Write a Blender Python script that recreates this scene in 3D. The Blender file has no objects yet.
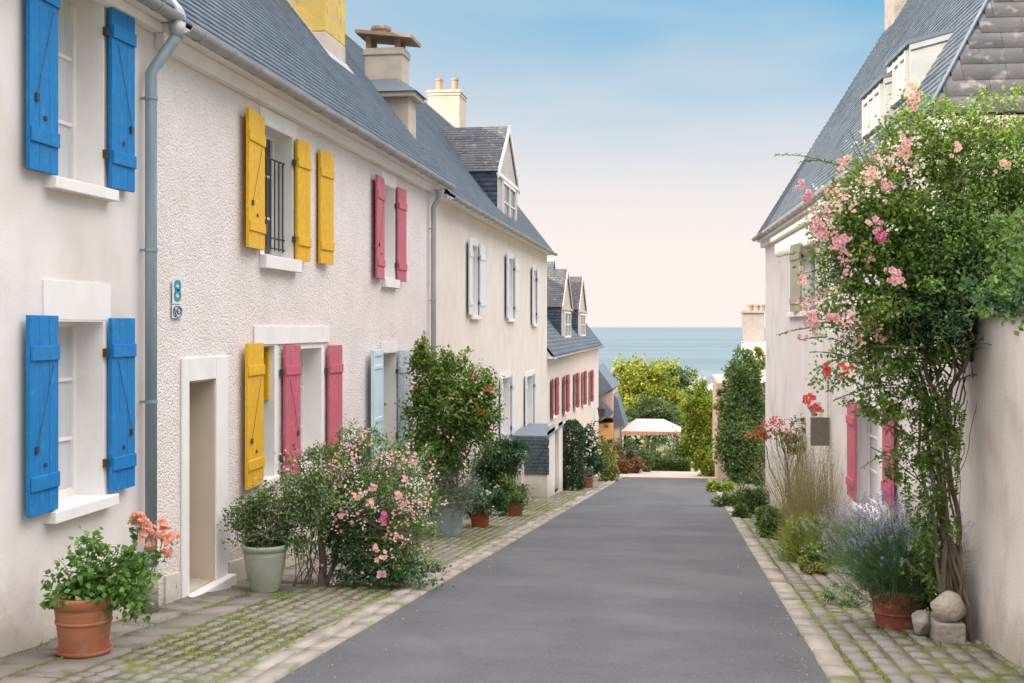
import bpy, bmesh, math, random
import numpy as np
from mathutils import Vector, Matrix
Rd = math.radians
random.seed(11)
rng = np.random.default_rng(11)
scene = bpy.context.scene
COL = scene.collection

# ------------------------------------------------------------------ camera
FP = 1200.0; HY = 327.0; TH = math.atan(173.0/1200.0)
CT, ST = math.cos(TH), math.sin(TH)
H0, SL = 1.6, 0.094
cam = bpy.data.cameras.new('camera'); camo = bpy.data.objects.new('camera', cam); COL.objects.link(camo)
cam.sensor_width = 36; cam.lens = 36*FP/1024; cam.clip_end = 90000; cam.clip_start = 0.1
cam.shift_y = -(341.5-HY)/1024
camo.rotation_euler = (Rd(90), 0, TH)
scene.camera = camo

def gz(y):
    if y <= 62: return -H0-SL*y
    z62 = -H0-SL*62
    if y <= 120: return z62-(y-62)*0.055
    z120 = z62-58*0.055
    if y <= 280: return z120-(y-120)*(z120+14.2)/160*1.0
    return -14.2
def ray(px, py):
    xr = (px-512)/FP; up = (HY-py)/FP
    return Vector((xr*CT-ST, xr*ST+CT, up))
def at_ground(px, py):
    d = ray(px, py); t = -H0/(d.z+SL*d.y); return d*t
def at_depth(px, py, c):
    return ray(px, py)*c
def at_y(px, py, Y):
    d = ray(px, py); return d*(Y/d.y)
def hit_plane(px, py, P, N):
    d = ray(px, py); return d*(P.dot(N)/d.dot(N))

def px_of(P):
    return 512+FP*(P[0]*CT+P[1]*ST)/(-P[0]*ST+P[1]*CT)
class Fr:
    """wall frame: u along the wall, n out of it, z up"""
    def __init__(s, ox, oy, ux, uy, nx, ny):
        s.o = (ox, oy); s.u = (ux, uy); s.n = (nx, ny)
    def p(s, u, n, z):
        return (s.o[0]+s.u[0]*u+s.n[0]*n, s.o[1]+s.u[1]*u+s.n[1]*n, z)
    def hit(s, px, py, n=0.0):
        P = Vector(s.p(0, n, 0)); N = Vector((s.n[0], s.n[1], 0))
        w = hit_plane(px, py, P, N)
        return (w.x-s.o[0])*s.u[0]+(w.y-s.o[1])*s.u[1], w.z
    def U(s, px, n=0.0): return s.hit(px, 300, n)[0]
    def Z(s, px, py, n=0.0): return s.hit(px, py, n)[1]
    def sub(s, u, n, ang_side):
        """frame hinged at (u,n); direction = rotated"""
        side, a = ang_side
        du = (s.u[0]*side*math.cos(a)+s.n[0]*math.sin(a), s.u[1]*side*math.cos(a)+s.n[1]*math.sin(a))
        dn = (-s.u[0]*side*math.sin(a)+s.n[0]*math.cos(a), -s.u[1]*side*math.sin(a)+s.n[1]*math.cos(a))
        q = s.p(u, n, 0)
        return Fr(q[0], q[1], du[0], du[1], dn[0], dn[1])
LW = Fr(-4.8, 0, 0, 1, 1, 0)

# ------------------------------------------------------------------ mesh builder
class MB:
    def __init__(s): s.v = []; s.f = []
    def add(s, vs, fs):
        o = len(s.v); s.v += [tuple(v) for v in vs]; s.f += [tuple(i+o for i in f) for f in fs]; return s
    def quad(s, *p): return s.add(p, [tuple(range(len(p)))])
    def hexa(s, P):
        return s.add(P, [(0,1,3,2),(4,6,7,5),(0,4,5,1),(2,3,7,6),(0,2,6,4),(1,5,7,3)])
    def box(s, fr, u0, u1, n0, n1, z0, z1):
        return s.hexa([fr.p(u, n, z) for u in (u0,u1) for n in (n0,n1) for z in (z0,z1)])
    def wbox(s, x0, x1, y0, y1, z0, z1):
        return s.hexa([(x,y,z) for x in (x0,x1) for y in (y0,y1) for z in (z0,z1)])
    def tube(s, pts, rad, seg=8, cap=True):
        pts = [Vector(p) for p in pts]; n = len(pts)
        if not hasattr(rad, '__len__'): rad = [rad]*n
        o = len(s.v); last = None
        for i, p in enumerate(pts):
            t = (pts[min(i+1,n-1)]-pts[max(i-1,0)]).normalized()
            a = Vector((0,0,1)) if abs(t.z) < .9 else Vector((1,0,0))
            if last is not None: a = last
            x = (a-t*a.dot(t)).normalized(); y = t.cross(x); last = x
            for k in range(seg):
                an = 2*math.pi*k/seg
                s.v.append(tuple(p+(x*math.cos(an)+y*math.sin(an))*rad[i]))
        for i in range(n-1):
            for k in range(seg):
                k2 = (k+1) % seg
                s.f.append((o+i*seg+k, o+i*seg+k2, o+(i+1)*seg+k2, o+(i+1)*seg+k))
        if cap:
            s.f.append(tuple(o+k for k in range(seg))[::-1]); s.f.append(tuple(o+(n-1)*seg+k for k in range(seg)))
        return s
    def lathe(s, c, prof, seg=40, wob=0.0):
        o = len(s.v); n = len(prof)
        for i, (r, z) in enumerate(prof):
            for k in range(seg):
                an = 2*math.pi*k/seg; rr = r*(1+wob*math.sin(3*an+i*.3))
                s.v.append((c[0]+rr*math.cos(an), c[1]+rr*math.sin(an), c[2]+z))
        for i in range(n-1):
            for k in range(seg):
                k2 = (k+1) % seg
                s.f.append((o+i*seg+k, o+i*seg+k2, o+(i+1)*seg+k2, o+(i+1)*seg+k))
        return s
ORG = {}
def setp(o, **k):
    for a, b in k.items():
        if b is not None: o[a] = b
def build(name, mb, mat, parent=None, smooth=False, bevel=0, label=None, kind=None, recalc=True, **props):
    org = ORG.get(parent.name, Vector((0,0,0))) if parent else Vector((0,0,0))
    me = bpy.data.meshes.new(name)
    me.from_pydata([(v[0]-org.x, v[1]-org.y, v[2]-org.z) for v in mb.v], [], mb.f)
    if recalc:
        b = bmesh.new(); b.from_mesh(me); bmesh.ops.recalc_face_normals(b, faces=b.faces); b.to_mesh(me); b.free()
    o = bpy.data.objects.new(name, me); COL.objects.link(o)
    if mat: me.materials.append(mat)
    if parent: o.parent = parent; ORG[o.name] = org
    if smooth: me.shade_smooth()
    if bevel:
        m = o.modifiers.new('bevel', 'BEVEL'); m.width = bevel; m.segments = 2; m.limit_method = 'ANGLE'; m.angle_limit = Rd(50)
    setp(o, label=label, kind=kind, **props)
    return o
def npbuild(name, V, Q, mat, parent=None, label=None, kind=None, **props):
    """V (n,3) array, Q (m,4) quads"""
    org = ORG.get(parent.name, Vector((0,0,0))) if parent else Vector((0,0,0))
    V = np.asarray(V, dtype=np.float64)-np.array([org.x, org.y, org.z])
    me = bpy.data.meshes.new(name); k = Q.shape[1]
    me.vertices.add(len(V)); me.vertices.foreach_set('co', V.astype(np.float32).ravel())
    me.loops.add(Q.size); me.loops.foreach_set('vertex_index', Q.astype(np.int32).ravel())
    me.polygons.add(len(Q)); me.polygons.foreach_set('loop_start', (np.arange(len(Q))*k).astype(np.int32))
    me.update(calc_edges=True); me.validate()
    o = bpy.data.objects.new(name, me); COL.objects.link(o)
    me.materials.append(mat)
    if parent: o.parent = parent; ORG[o.name] = org
    setp(o, label=label, kind=kind, **props)
    return o
def thing(name, label, cat, loc, group=None):
    o = bpy.data.objects.new(name, None); COL.objects.link(o); o.location = loc; o.empty_display_size = .2
    ORG[o.name] = Vector(loc); setp(o, label=label, category=cat, group=group); return o

# ------------------------------------------------------------------ materials
MATS = {}
def mat(name, c1, c2=None, scale=3.0, rough=.8, bump=0.0, bscale=40.0, island=False, cols=None, trans=0.0,
        spec=.3, metal=0.0, stretch=None, detail=6, speck=None, bdist=.01, voro=False, stain=None, foot=None):
    m = bpy.data.materials.new(name); m.use_nodes = True; MATS[name] = m
    nt = m.node_tree; N = nt.nodes; L = nt.links; N.clear()
    out = N.new('ShaderNodeOutputMaterial'); b = N.new('ShaderNodeBsdfPrincipled')
    b.inputs['Roughness'].default_value = rough; b.inputs['Specular IOR Level'].default_value = spec; b.inputs['Metallic'].default_value = metal
    geo = N.new('ShaderNodeNewGeometry'); vec = geo.outputs['Position']
    if stretch:
        mp = N.new('ShaderNodeMapping'); mp.inputs['Scale'].default_value = stretch; L.new(vec, mp.inputs[0]); svec = mp.outputs[0]
    else: svec = vec
    def C(c): return (c[0], c[1], c[2], 1)
    if cols is not None:
        cr = N.new('ShaderNodeValToRGB'); el = cr.color_ramp.elements
        for i, c in enumerate(cols):
            if i < 2: e = el[i]; e.position = i/(len(cols)-1)
            else: e = el.new(i/(len(cols)-1))
        for i, c in enumerate(cols): el[i].position = i/(len(cols)-1)
        for i, c in enumerate(cols): el[i].color = C(c)
        L.new(geo.outputs['Random Per Island'], cr.inputs[0]); col = cr.outputs[0]
    else:
        rgb = N.new('ShaderNodeRGB'); rgb.outputs[0].default_value = C(c1); col = rgb.outputs[0]
    if c2 is not None:
        nz = N.new('ShaderNodeTexNoise'); nz.inputs['Scale'].default_value = scale; nz.inputs['Detail'].default_value = detail
        nz.inputs['Roughness'].default_value = .6; L.new(svec, nz.inputs['Vector'])
        mr = N.new('ShaderNodeMapRange'); mr.inputs['From Min'].default_value = .35; mr.inputs['From Max'].default_value = .68
        L.new(nz.outputs['Fac'], mr.inputs[0])
        mx = N.new('ShaderNodeMix'); mx.data_type = 'RGBA'; L.new(mr.outputs[0], mx.inputs['Factor'])
        L.new(col, mx.inputs['A']); mx.inputs['B'].default_value = C(c2); col = mx.outputs['Result']
    if speck:   # (colour, scale, lo, hi)
        nz = N.new('ShaderNodeTexNoise'); nz.inputs['Scale'].default_value = speck[1]; nz.inputs['Detail'].default_value = 5
        L.new(vec, nz.inputs['Vector'])
        mr = N.new('ShaderNodeMapRange'); mr.inputs['From Min'].default_value = speck[2]; mr.inputs['From Max'].default_value = speck[3]
        L.new(nz.outputs['Fac'], mr.inputs[0])
        mx = N.new('ShaderNodeMix'); mx.data_type = 'RGBA'; L.new(mr.outputs[0], mx.inputs['Factor'])
        L.new(col, mx.inputs['A']); mx.inputs['B'].default_value = C(speck[0]); col = mx.outputs['Result']
    if stain:   # vertical streaks (colour, amount)
        mp = N.new('ShaderNodeMapping'); mp.inputs['Scale'].default_value = (.9, .9, .38); L.new(vec, mp.inputs[0])
        nz = N.new('ShaderNodeTexNoise'); nz.inputs['Scale'].default_value = 1.5; nz.inputs['Detail'].default_value = 8; nz.inputs['Roughness'].default_value = .65
        L.new(mp.outputs[0], nz.inputs['Vector'])
        mr = N.new('ShaderNodeMapRange'); mr.inputs['From Min'].default_value = .50; mr.inputs['From Max'].default_value = .85; mr.inputs['To Max'].default_value = stain[1]
        L.new(nz.outputs['Fac'], mr.inputs[0])
        mx = N.new('ShaderNodeMix'); mx.data_type = 'RGBA'; L.new(mr.outputs[0], mx.inputs['Factor'])
        L.new(col, mx.inputs['A']); mx.inputs['B'].default_value = C(stain[0]); col = mx.outputs['Result']
    if foot:    # splash dirt on the lowest half metre of a wall, ragged
        sp_ = N.new('ShaderNodeSeparateXYZ'); L.new(vec, sp_.inputs[0])
        ma = N.new('ShaderNodeMath'); ma.operation = 'MULTIPLY_ADD'; L.new(sp_.outputs['Y'], ma.inputs[0]); ma.inputs[1].default_value = SL; L.new(sp_.outputs['Z'], ma.inputs[2])
        nz = N.new('ShaderNodeTexNoise'); nz.inputs['Scale'].default_value = 2.6; nz.inputs['Detail'].default_value = 7; nz.inputs['Roughness'].default_value = .7; L.new(vec, nz.inputs['Vector'])
        m2 = N.new('ShaderNodeMath'); m2.operation = 'MULTIPLY_ADD'; L.new(nz.outputs['Fac'], m2.inputs[0]); m2.inputs[1].default_value = -1.1; L.new(ma.outputs[0], m2.inputs[2])
        mr = N.new('ShaderNodeMapRange'); mr.inputs['From Min'].default_value = -H0-.50; mr.inputs['From Max'].default_value = -H0-.02; mr.inputs['To Min'].default_value = foot[1]; mr.inputs['To Max'].default_value = 0
        L.new(m2.outputs[0], mr.inputs[0])
        mx = N.new('ShaderNodeMix'); mx.data_type = 'RGBA'; L.new(mr.outputs[0], mx.inputs['Factor'])
        L.new(col, mx.inputs['A']); mx.inputs['B'].default_value = C(foot[0]); col = mx.outputs['Result']
    L.new(col, b.inputs['Base Color'])
    if bump:
        bp = N.new('ShaderNodeBump'); bp.inputs['Strength'].default_value = bump; bp.inputs['Distance'].default_value = bdist
        if voro:
            nz = N.new('ShaderNodeTexVoronoi'); nz.inputs['Scale'].default_value = bscale; nz.feature = 'SMOOTH_F1'
            L.new(vec, nz.inputs['Vector'])
            n2 = N.new('ShaderNodeTexNoise'); n2.inputs['Scale'].default_value = bscale*.35; n2.inputs['Detail'].default_value = 4; L.new(vec, n2.inputs['Vector'])
            ad = N.new('ShaderNodeMath'); ad.operation = 'SUBTRACT'; L.new(n2.outputs['Fac'], ad.inputs[0]); L.new(nz.outputs['Distance'], ad.inputs[1])
            L.new(ad.outputs[0], bp.inputs['Height'])
        else:
            nz = N.new('ShaderNodeTexNoise'); nz.inputs['Scale'].default_value = bscale; nz.inputs['Detail'].default_value = 5
            L.new(svec if stretch else vec, nz.inputs['Vector']); L.new(nz.outputs['Fac'], bp.inputs['Height'])
        L.new(bp.outputs[0], b.inputs['Normal'])
    if trans:
        tr = N.new('ShaderNodeBsdfTranslucent'); L.new(col, tr.inputs['Color'])
        ms = N.new('ShaderNodeMixShader'); ms.inputs[0].default_value = trans
        L.new(b.outputs[0], ms.inputs[1]); L.new(tr.outputs[0], ms.inputs[2]); L.new(ms.outputs[0], out.inputs['Surface'])
    else: L.new(b.outputs[0], out.inputs['Surface'])
    return m

M_plaster = mat('smooth plaster', (.78,.72,.69), (.71,.655,.63), 1.6, .9, .25, 60, stain=((.50,.45,.38), .35), speck=((.60,.55,.48), .9, .5, .8), foot=((.40,.36,.29), .75))
M_pebble = mat('pebbledash', (.78,.72,.695), (.71,.65,.62), 2.2, .95, .55, 52, bdist=.022, voro=True, stain=((.5,.45,.38), .28), speck=((.5,.44,.36), 38, .60, .72), foot=((.40,.36,.29), .75))
M_cream = mat('cream render', (.76,.69,.63), (.70,.62,.555), 1.4, .9, .4, 50, stain=((.5,.44,.36), .4), foot=((.40,.36,.29), .75))
M_pink = mat('pinkish render', (.74,.66,.61), (.67,.59,.54), 1.4, .9, .4, 50, stain=((.48,.41,.34), .4), foot=((.40,.36,.29), .75))
M_rwall = mat('grey white render', (.745,.70,.67), (.68,.635,.605), 1.5, .9, .3, 55, stain=((.46,.41,.35), .4), speck=((.55,.50,.44), 1.2, .52, .8), foot=((.40,.36,.29), .75))
M_gwall = mat('garden wall render', (.80,.74,.70), (.73,.67,.63), 1.2, .92, .5, 45, stain=((.52,.42,.34), .55), speck=((.56,.48,.42), 2, .5, .8), foot=((.40,.36,.29), .75))
M_white = mat('white paint', (.80,.78,.75), (.74,.71,.68), 4, .55, .1, 80)
M_trim = mat('white surround render', (.81,.79,.765), (.75,.72,.69), 3, .85, .2, 60, stain=((.55,.5,.44), .25))
M_tan = mat('tan door recess', (.58,.50,.40), (.54,.46,.36), 2, .8, .1, 60)
M_blue = mat('blue shutter paint', (.004,.165,.45), (.012,.21,.50), 9, .5, .35, 30, stretch=(9,9,.7), speck=((.02,.27,.56), 14, .55, .75), bdist=.006, stain=((.004,.12,.34), .5))
M_yellow = mat('yellow shutter paint', (.76,.44,.012), (.68,.37,.012), 9, .5, .4, 30, stretch=(9,9,.7), speck=((.80,.52,.06), 14, .52, .72), bdist=.006, stain=((.50,.27,.02), .5))
M_rose = mat('pink shutter paint', (.49,.10,.16), (.54,.145,.20), 9, .55, .35, 30, stretch=(9,9,.7), bdist=.006, speck=((.60,.22,.26), 14, .55, .75), stain=((.36,.06,.10), .5))
M_red = mat('dark red shutter paint', (.29,.04,.055), (.34,.07,.08), 9, .55, .3, 30, stretch=(9,9,.7))
M_pale = mat('pale blue shutter paint', (.54,.69,.77), (.60,.72,.78), 7, .6, .3, 30, stretch=(6,6,.7), bdist=.004)
M_worn = mat('worn grey blue shutter paint', (.46,.53,.60), (.36,.42,.50), 14, .7, .4, 30, stretch=(5,5,1.2), speck=((.62,.60,.60), 24, .55, .6), bdist=.004)
M_greyshut = mat('light grey blue shutter', (.64,.69,.73), (.70,.73,.75), 7, .6, .3, 30, stretch=(6,6,.7))
M_iron = mat('dark iron', (.05,.05,.055), (.10,.08,.07), 20, .6, .2, 60, metal=.3)
M_zinc = mat('weathered zinc', (.42,.41,.41), (.34,.34,.35), 6, .55, .1, 30, metal=.35, stain=((.55,.5,.46), .5))
M_pipe = mat('blue grey pipe', (.22,.30,.34), (.30,.36,.39), 6, .5, .1, 30, metal=.2, stretch=(3,3,.4))
M_pipe2 = mat('grey pipe', (.34,.36,.36), (.42,.42,.40), 6, .5, .1, 30, metal=.2, stretch=(3,3,.4))
M_glass = mat('window glass', (.03,.035,.04), (.07,.08,.09), 1.5, .06, 0, spec=.8)
M_curtain = mat('net curtain', (.62,.62,.62), (.5,.5,.52), 12, .9, .5, 20, stretch=(6,6,.2))
M_slate = mat('blue slate', None, (.125,.165,.21), 1.2, .55, .08, 40, cols=[(.035,.065,.10),(.06,.10,.145),(.085,.125,.175),(.11,.15,.195),(.155,.19,.225),(.05,.085,.125)], spec=.45, speck=((.22,.235,.24), 8, .58, .74))
M_slateold = mat('lichen slate', None, (.125,.125,.135), 2.6, .75, .3, 25, cols=[(.055,.062,.078),(.08,.085,.10),(.105,.105,.115),(.07,.075,.095)], speck=((.27,.26,.25), 7, .57, .72))
M_slateund = mat('slate underlay', (.05,.06,.075), None, rough=.9)
M_ridge = mat('ridge tile', (.34,.31,.28), (.26,.25,.25), 5, .9, .4, 20)
M_lead = mat('lead flashing', (.42,.42,.43), (.33,.33,.35), 6, .6, .2, 20)
M_chim = mat('chimney render', (.60,.52,.44), (.50,.43,.36), 2.5, .9, .5, 30, stain=((.33,.28,.24), .5))
M_chimy = mat('yellow lichen chimney', (.72,.50,.10), (.58,.42,.16), 3.5, .9, .5, 25, speck=((.40,.34,.26), 6, .55, .66))
M_greyf = mat('greyed dormer render', (.50,.48,.45), (.42,.40,.38), 3, .9, .3, 40, stain=((.3,.28,.26), .5))
M_pot = mat('old clay pot', (.42,.30,.22), (.34,.25,.19), 6, .8, .3, 30)
M_hat = mat('brown stone hat', (.38,.27,.19), (.26,.19,.15), 6, .9, .6, 20)
M_stone = mat('stone', (.38,.34,.29), (.27,.24,.21), 5, .9, .8, 18, bdist=.02)
M_clay = mat('orange clay', (.44,.17,.09), (.36,.13,.07), 6, .75, .2, 40, speck=((.50,.34,.26), 6, .55, .75))
M_clay2 = mat('red brown clay', (.28,.085,.05), (.20,.06,.04), 7, .7, .2, 40, speck=((.36,.18,.12), 8, .55, .75))
M_clay3 = mat('bright red clay', (.42,.10,.05), (.36,.08,.045), 7, .7, .2, 40)
M_greenpot = mat('sage pot', (.37,.385,.32), (.30,.32,.26), 5, .7, .2, 40, speck=((.46,.46,.38), 8, .55, .75))
M_greypot = mat('grey green pot', (.33,.40,.39), (.27,.33,.33), 5, .7, .2, 40, speck=((.44,.48,.46), 8, .55, .75))
M_soil = mat('soil', (.06,.04,.028), (.10,.07,.04), 20, .95, .8, 60)
M_asphalt = mat('asphalt', (.066,.069,.076), (.100,.103,.110), .8, .9, .9, 70, speck=((.15,.15,.158), 55, .55, .78), bdist=.012, stain=((.055,.056,.062), .6), detail=9)
M_kerb = mat('kerb stone', None, (.34,.31,.27), 3, .9, .6, 60, cols=[(.20,.185,.165),(.26,.235,.205),(.225,.205,.18),(.285,.26,.225)], speck=((.17,.18,.07), 2.5, .56, .68))
M_sett = mat('granite setts', None, (.21,.20,.18), 4, .9, .7, 55, cols=[(.15,.14,.125),(.215,.20,.175),(.18,.165,.145),(.26,.24,.215),(.17,.165,.16)], speck=((.15,.17,.045), 2.6, .54, .66))
M_slab = mat('old slabs', None, (.19,.175,.155), 4, .9, .7, 40, cols=[(.19,.17,.145),(.25,.22,.185),(.15,.14,.125),(.22,.195,.165)], speck=((.10,.10,.06), 4, .55, .7))
M_weath = mat('weathered white boards', (.46,.47,.47), (.38,.39,.40), 4, .8, .2, 40, stain=((.3,.3,.28), .5))
M_joint = mat('mossy joints', (.12,.105,.07), (.15,.19,.03), 1.3, .98, 1.0, 90, bdist=.01, speck=((.10,.085,.055), 3, .5, .64))
M_moss = mat('moss blades', None, None, cols=[(.16,.22,.03),(.24,.29,.045),(.30,.34,.06),(.12,.17,.03)], rough=.9, trans=.3)
M_plaza = mat('pale square paving', (.46,.40,.33), (.40,.34,.28), 2, .9, .4, 50)
M_terrain = mat('dry grass terrain', (.14,.14,.06), (.20,.18,.08), .3, .95, .5, 5)
M_beach = mat('pale shingle', (.62,.58,.52), (.50,.47,.43), .08, .95, .3, 1)
M_bark = mat('bark', (.13,.10,.075), (.20,.16,.12), 14, .95, .9, 40, stretch=(1,1,.2), bdist=.01)
M_bark2 = mat('grey twig bark', (.16,.14,.10), (.10,.085,.06), 14, .95, .6, 40)
M_orange = mat('orange render', (.66,.40,.16), (.60,.36,.14), 1.5, .9, .2, 40)
M_salmon = mat('salmon render', (.66,.46,.36), (.6,.40,.3), 1.5, .9, .2, 40)
M_canvas = mat('canopy fabric', (.40,.37,.35), (.36,.33,.32), 2, .9, .1, 30)
M_box = mat('grey brown metal box', (.17,.155,.12), (.13,.12,.095), 16, .7, .2, 60)
M_plate = mat('enamel plate', (.72,.74,.74), (.66,.68,.68), 20, .3, 0)
M_teal = mat('teal enamel', (.0,.27,.36), None, rough=.3)
M_navy = mat('navy enamel', (.05,.10,.22), None, rough=.3)
def leafm(name, cols, tr=.32, rough=.5): return mat(name, None, None, cols=cols, rough=rough, trans=tr, spec=.35)
ML_mid = leafm('rose leaf', [(0.058,0.123,0.024),(0.099,0.189,0.030),(0.140,0.246,0.041),(0.198,0.304,0.061),(0.083,0.160,0.030)])
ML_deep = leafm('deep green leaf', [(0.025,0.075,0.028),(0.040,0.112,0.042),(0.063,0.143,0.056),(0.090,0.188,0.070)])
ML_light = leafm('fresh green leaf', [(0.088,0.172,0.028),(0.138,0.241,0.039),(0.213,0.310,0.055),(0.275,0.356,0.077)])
ML_pel = leafm('pelargonium leaf', [(0.069,0.176,0.033),(0.115,0.253,0.044),(0.172,0.330,0.066),(0.253,0.385,0.110)])
ML_grey = leafm('grey green leaf', [(.10,.14,.09),(.15,.19,.12),(.19,.23,.15),(.13,.17,.11)])
ML_var = leafm('pale variegated leaf', [(.05,.11,.03),(.10,.19,.055),(.16,.25,.08),(.27,.34,.16),(.08,.15,.04)])
ML_yel = leafm('yellow green leaf', [(.20,.31,.03),(.30,.40,.04),(.45,.47,.05),(.13,.22,.03),(.24,.34,.035)], .4)
ML_hedge = leafm('hedge leaf', [(0.028,0.065,0.024),(0.049,0.098,0.034),(0.070,0.130,0.042)])
ML_ivy = leafm('climber leaf', [(0.045,0.104,0.024),(0.075,0.156,0.036),(0.120,0.208,0.048),(0.195,0.247,0.060)])
ML_rust = leafm('rust leaf', [(.25,.08,.03),(.36,.13,.04),(.20,.10,.04),(.14,.14,.04)])
ML_dry = leafm('dry grass', [(.25,.22,.10),(.33,.29,.14),(.20,.20,.08),(.28,.27,.09)], .3)
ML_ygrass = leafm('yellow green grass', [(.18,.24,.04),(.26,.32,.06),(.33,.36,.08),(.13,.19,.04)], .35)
ML_lav = leafm('lavender foliage', [(0.075,0.168,0.068),(0.120,0.224,0.090),(0.165,0.280,0.120),(0.090,0.182,0.105)])
MF_coral = leafm('coral petal', [(.82,.40,.27),(.86,.52,.38),(.80,.32,.23)], .35)
MF_pink = leafm('pink petal', [(.76,.38,.42),(.80,.52,.53),(.70,.27,.35),(.80,.62,.60)], .35)
MF_peach = leafm('peach petal', [(.82,.50,.38),(.86,.62,.50),(.80,.38,.34),(.85,.70,.60)], .35)
MF_white = leafm('cream petal', [(.80,.74,.64),(.84,.80,.74),(.80,.66,.58)], .35)
MF_red = leafm('red petal', [(.55,.05,.05),(.66,.09,.07),(.70,.16,.10)], .3)
MF_hot = leafm('magenta petal', [(.65,.12,.34),(.72,.20,.42)], .35)
MF_lav = leafm('lavender flower', [(.24,.26,.42),(.32,.34,.50),(.40,.40,.54),(.28,.28,.44)], .3)

# ------------------------------------------------------------------ foliage tools
def unit(a): return a/np.maximum(np.linalg.norm(a, axis=1, keepdims=True), 1e-9)
def leaf_geo(P, X, Nn, size, width=.5, fold=.12):
    """P base points, X tip directions, Nn rough normals, size per leaf"""
    n = len(P); size = np.broadcast_to(np.asarray(size, float), (n,))[:, None]
    X = unit(X); Y = unit(np.cross(Nn, X)); Z = np.cross(X, Y)
    a = P; c = P+X*size
    b = P+X*size*.45+Y*size*width*.5+Z*size*fold
    d = P+X*size*.45-Y*size*width*.5+Z*size*fold
    V = np.stack([a, b, c, d], 1).reshape(-1, 3); Q = np.arange(4*n).reshape(-1, 4)
    return V, Q
def rdir(n): return unit(rng.normal(size=(n, 3)))
def blob(c, r, n, k=None, sig=.16, shell=.55, wob=.22):
    """leaf positions in clumps on and in an uneven ellipsoid"""
    c = np.array(c, float); r = np.array(r, float) if hasattr(r, '__len__') else np.array([r]*3, float)
    k = k or max(12, n//45)
    D = rdir(k); ph = rng.uniform(0, 6.28, 3)
    w = 1+wob*(np.sin(D[:, 0]*4+ph[0])*np.sin(D[:, 1]*5+ph[1])+np.sin(D[:, 2]*5+ph[2])*.5)
    rad = (shell+(1-shell)*rng.uniform(size=k)**.7)*w
    K = D*rad[:, None]
    wt = rng.uniform(.3, 1.7, k); wt /= wt.sum()
    idx = rng.choice(k, n, p=wt); s = rng.uniform(.55, 1.4, k)*sig
    Q = K[idx]+rng.normal(size=(n, 3))*s[idx][:, None]
    P = c+Q*r
    return P, unit(Q)
def leaves_on(P, O, size, width=.5, spread=.8, droop=.1, fold=.12, jit=.5):
    n = len(P)
    X = O*.6+rdir(n)*spread-np.array([0, 0, droop])
    Nn = O*.4+np.array([0, 0, .7])+rdir(n)*.7
    return leaf_geo(P, X, Nn, size*rng.uniform(1-jit, 1+jit, n), width, fold)
def merge(*vq):
    V = []; Q = []; o = 0
    for v, q in vq:
        V.append(v); Q.append(q+o); o += len(v)
    return np.concatenate(V), np.concatenate(Q)
def bloom_geo(P, O, size, petals=9):
    """ruffled rosettes at P facing O"""
    n = len(P); out = []
    A = unit(np.cross(O, rdir(n))); B = np.cross(O, A)
    s = size*rng.uniform(.7, 1.25, n)
    for i in range(petals):
        ring = 0 if i < 5 else 1
        an = i*2*math.pi/5+ring*.6+rng.uniform(-.2, .2, n)
        t = A*np.cos(an)[:, None]+B*np.sin(an)[:, None]
        lift = (.45 if ring == 0 else 1.2)
        X = t+O*lift
        out.append(leaf_geo(P+t*(.05*s)[:, None], X, O*1.0-t*.5*lift, s*(.62 if ring == 0 else .42), 1.0, .05))
    return merge(*out)
def blade_geo(B0, D, L, W, droop=.5, seg=4):
    """long curved blades from base points"""
    n = len(B0); D = unit(D); L = np.broadcast_to(np.asarray(L, float), (n,)); V = []
    side = unit(np.cross(D, rdir(n)))
    hz = D*np.array([1, 1, 0]); 
    for i in range(seg+1):
        t = i/seg
        c = B0+D*(L*t)[:, None]+hz*(L*t*t*droop)[:, None]*.6-np.array([0, 0, 1])*(L*t*t*droop*np.linalg.norm(hz, axis=1))[:, None]*.5
        w = W*(1-t*.85)
        V += [c-side*w/2, c+side*w/2]
    V = np.stack(V, 1); m = 2*(seg+1)
    base = (np.arange(n)*m)[:, None]
    Q = np.concatenate([base+np.array([[2*i, 2*i+1, 2*i+3, 2*i+2]]) for i in range(seg)])
    return V.reshape(-1, 3), Q
def spray(p0, p1, n, size, bend=.15, width=.5, sag=0.1):
    """an arching shoot: leaf geo and its stem path"""
    p0 = np.array(p0, float); p1 = np.array(p1, float); L = np.linalg.norm(p1-p0)
    off = rdir(1)[0]*bend*L*.6+np.array([0, 0, 1])*bend*L
    t = np.linspace(0.08, 1, n)[:, None]
    P = p0*(1-t)+p1*t+off*(4*t*(1-t))
    d = unit(np.gradient(P, axis=0)); s = unit(np.cross(d, np.array([[0, 0, 1.]])))
    sg = np.where(np.arange(n) % 2, 1, -1)[:, None]
    X = d*.5+s*sg+rdir(n)*.35
    tt = np.linspace(0, 1, 9)[:, None]
    path = p0*(1-tt)+p1*tt+off*(4*tt*(1-tt))
    return leaf_geo(P, X, np.array([[0, -.8, .5]])+rdir(n)*.9, size*rng.uniform(.7, 1.3, n), width), [tuple(q) for q in path]
def wiggle(p0, p1, amp, n=10):
    p0 = np.array(p0, float); p1 = np.array(p1, float); t = np.linspace(0, 1, n)[:, None]
    a = rng.uniform(0, 6.28, 4); L = np.linalg.norm(p1-p0)
    w = np.concatenate([np.sin(t*5+a[0])+.5*np.sin(t*11+a[1]), np.sin(t*6+a[2])+.5*np.sin(t*13+a[3]), t*0], 1)
    return [tuple(q) for q in (p0*(1-t)+p1*t+w*amp*np.sin(t*math.pi*.9+.1))]

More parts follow.
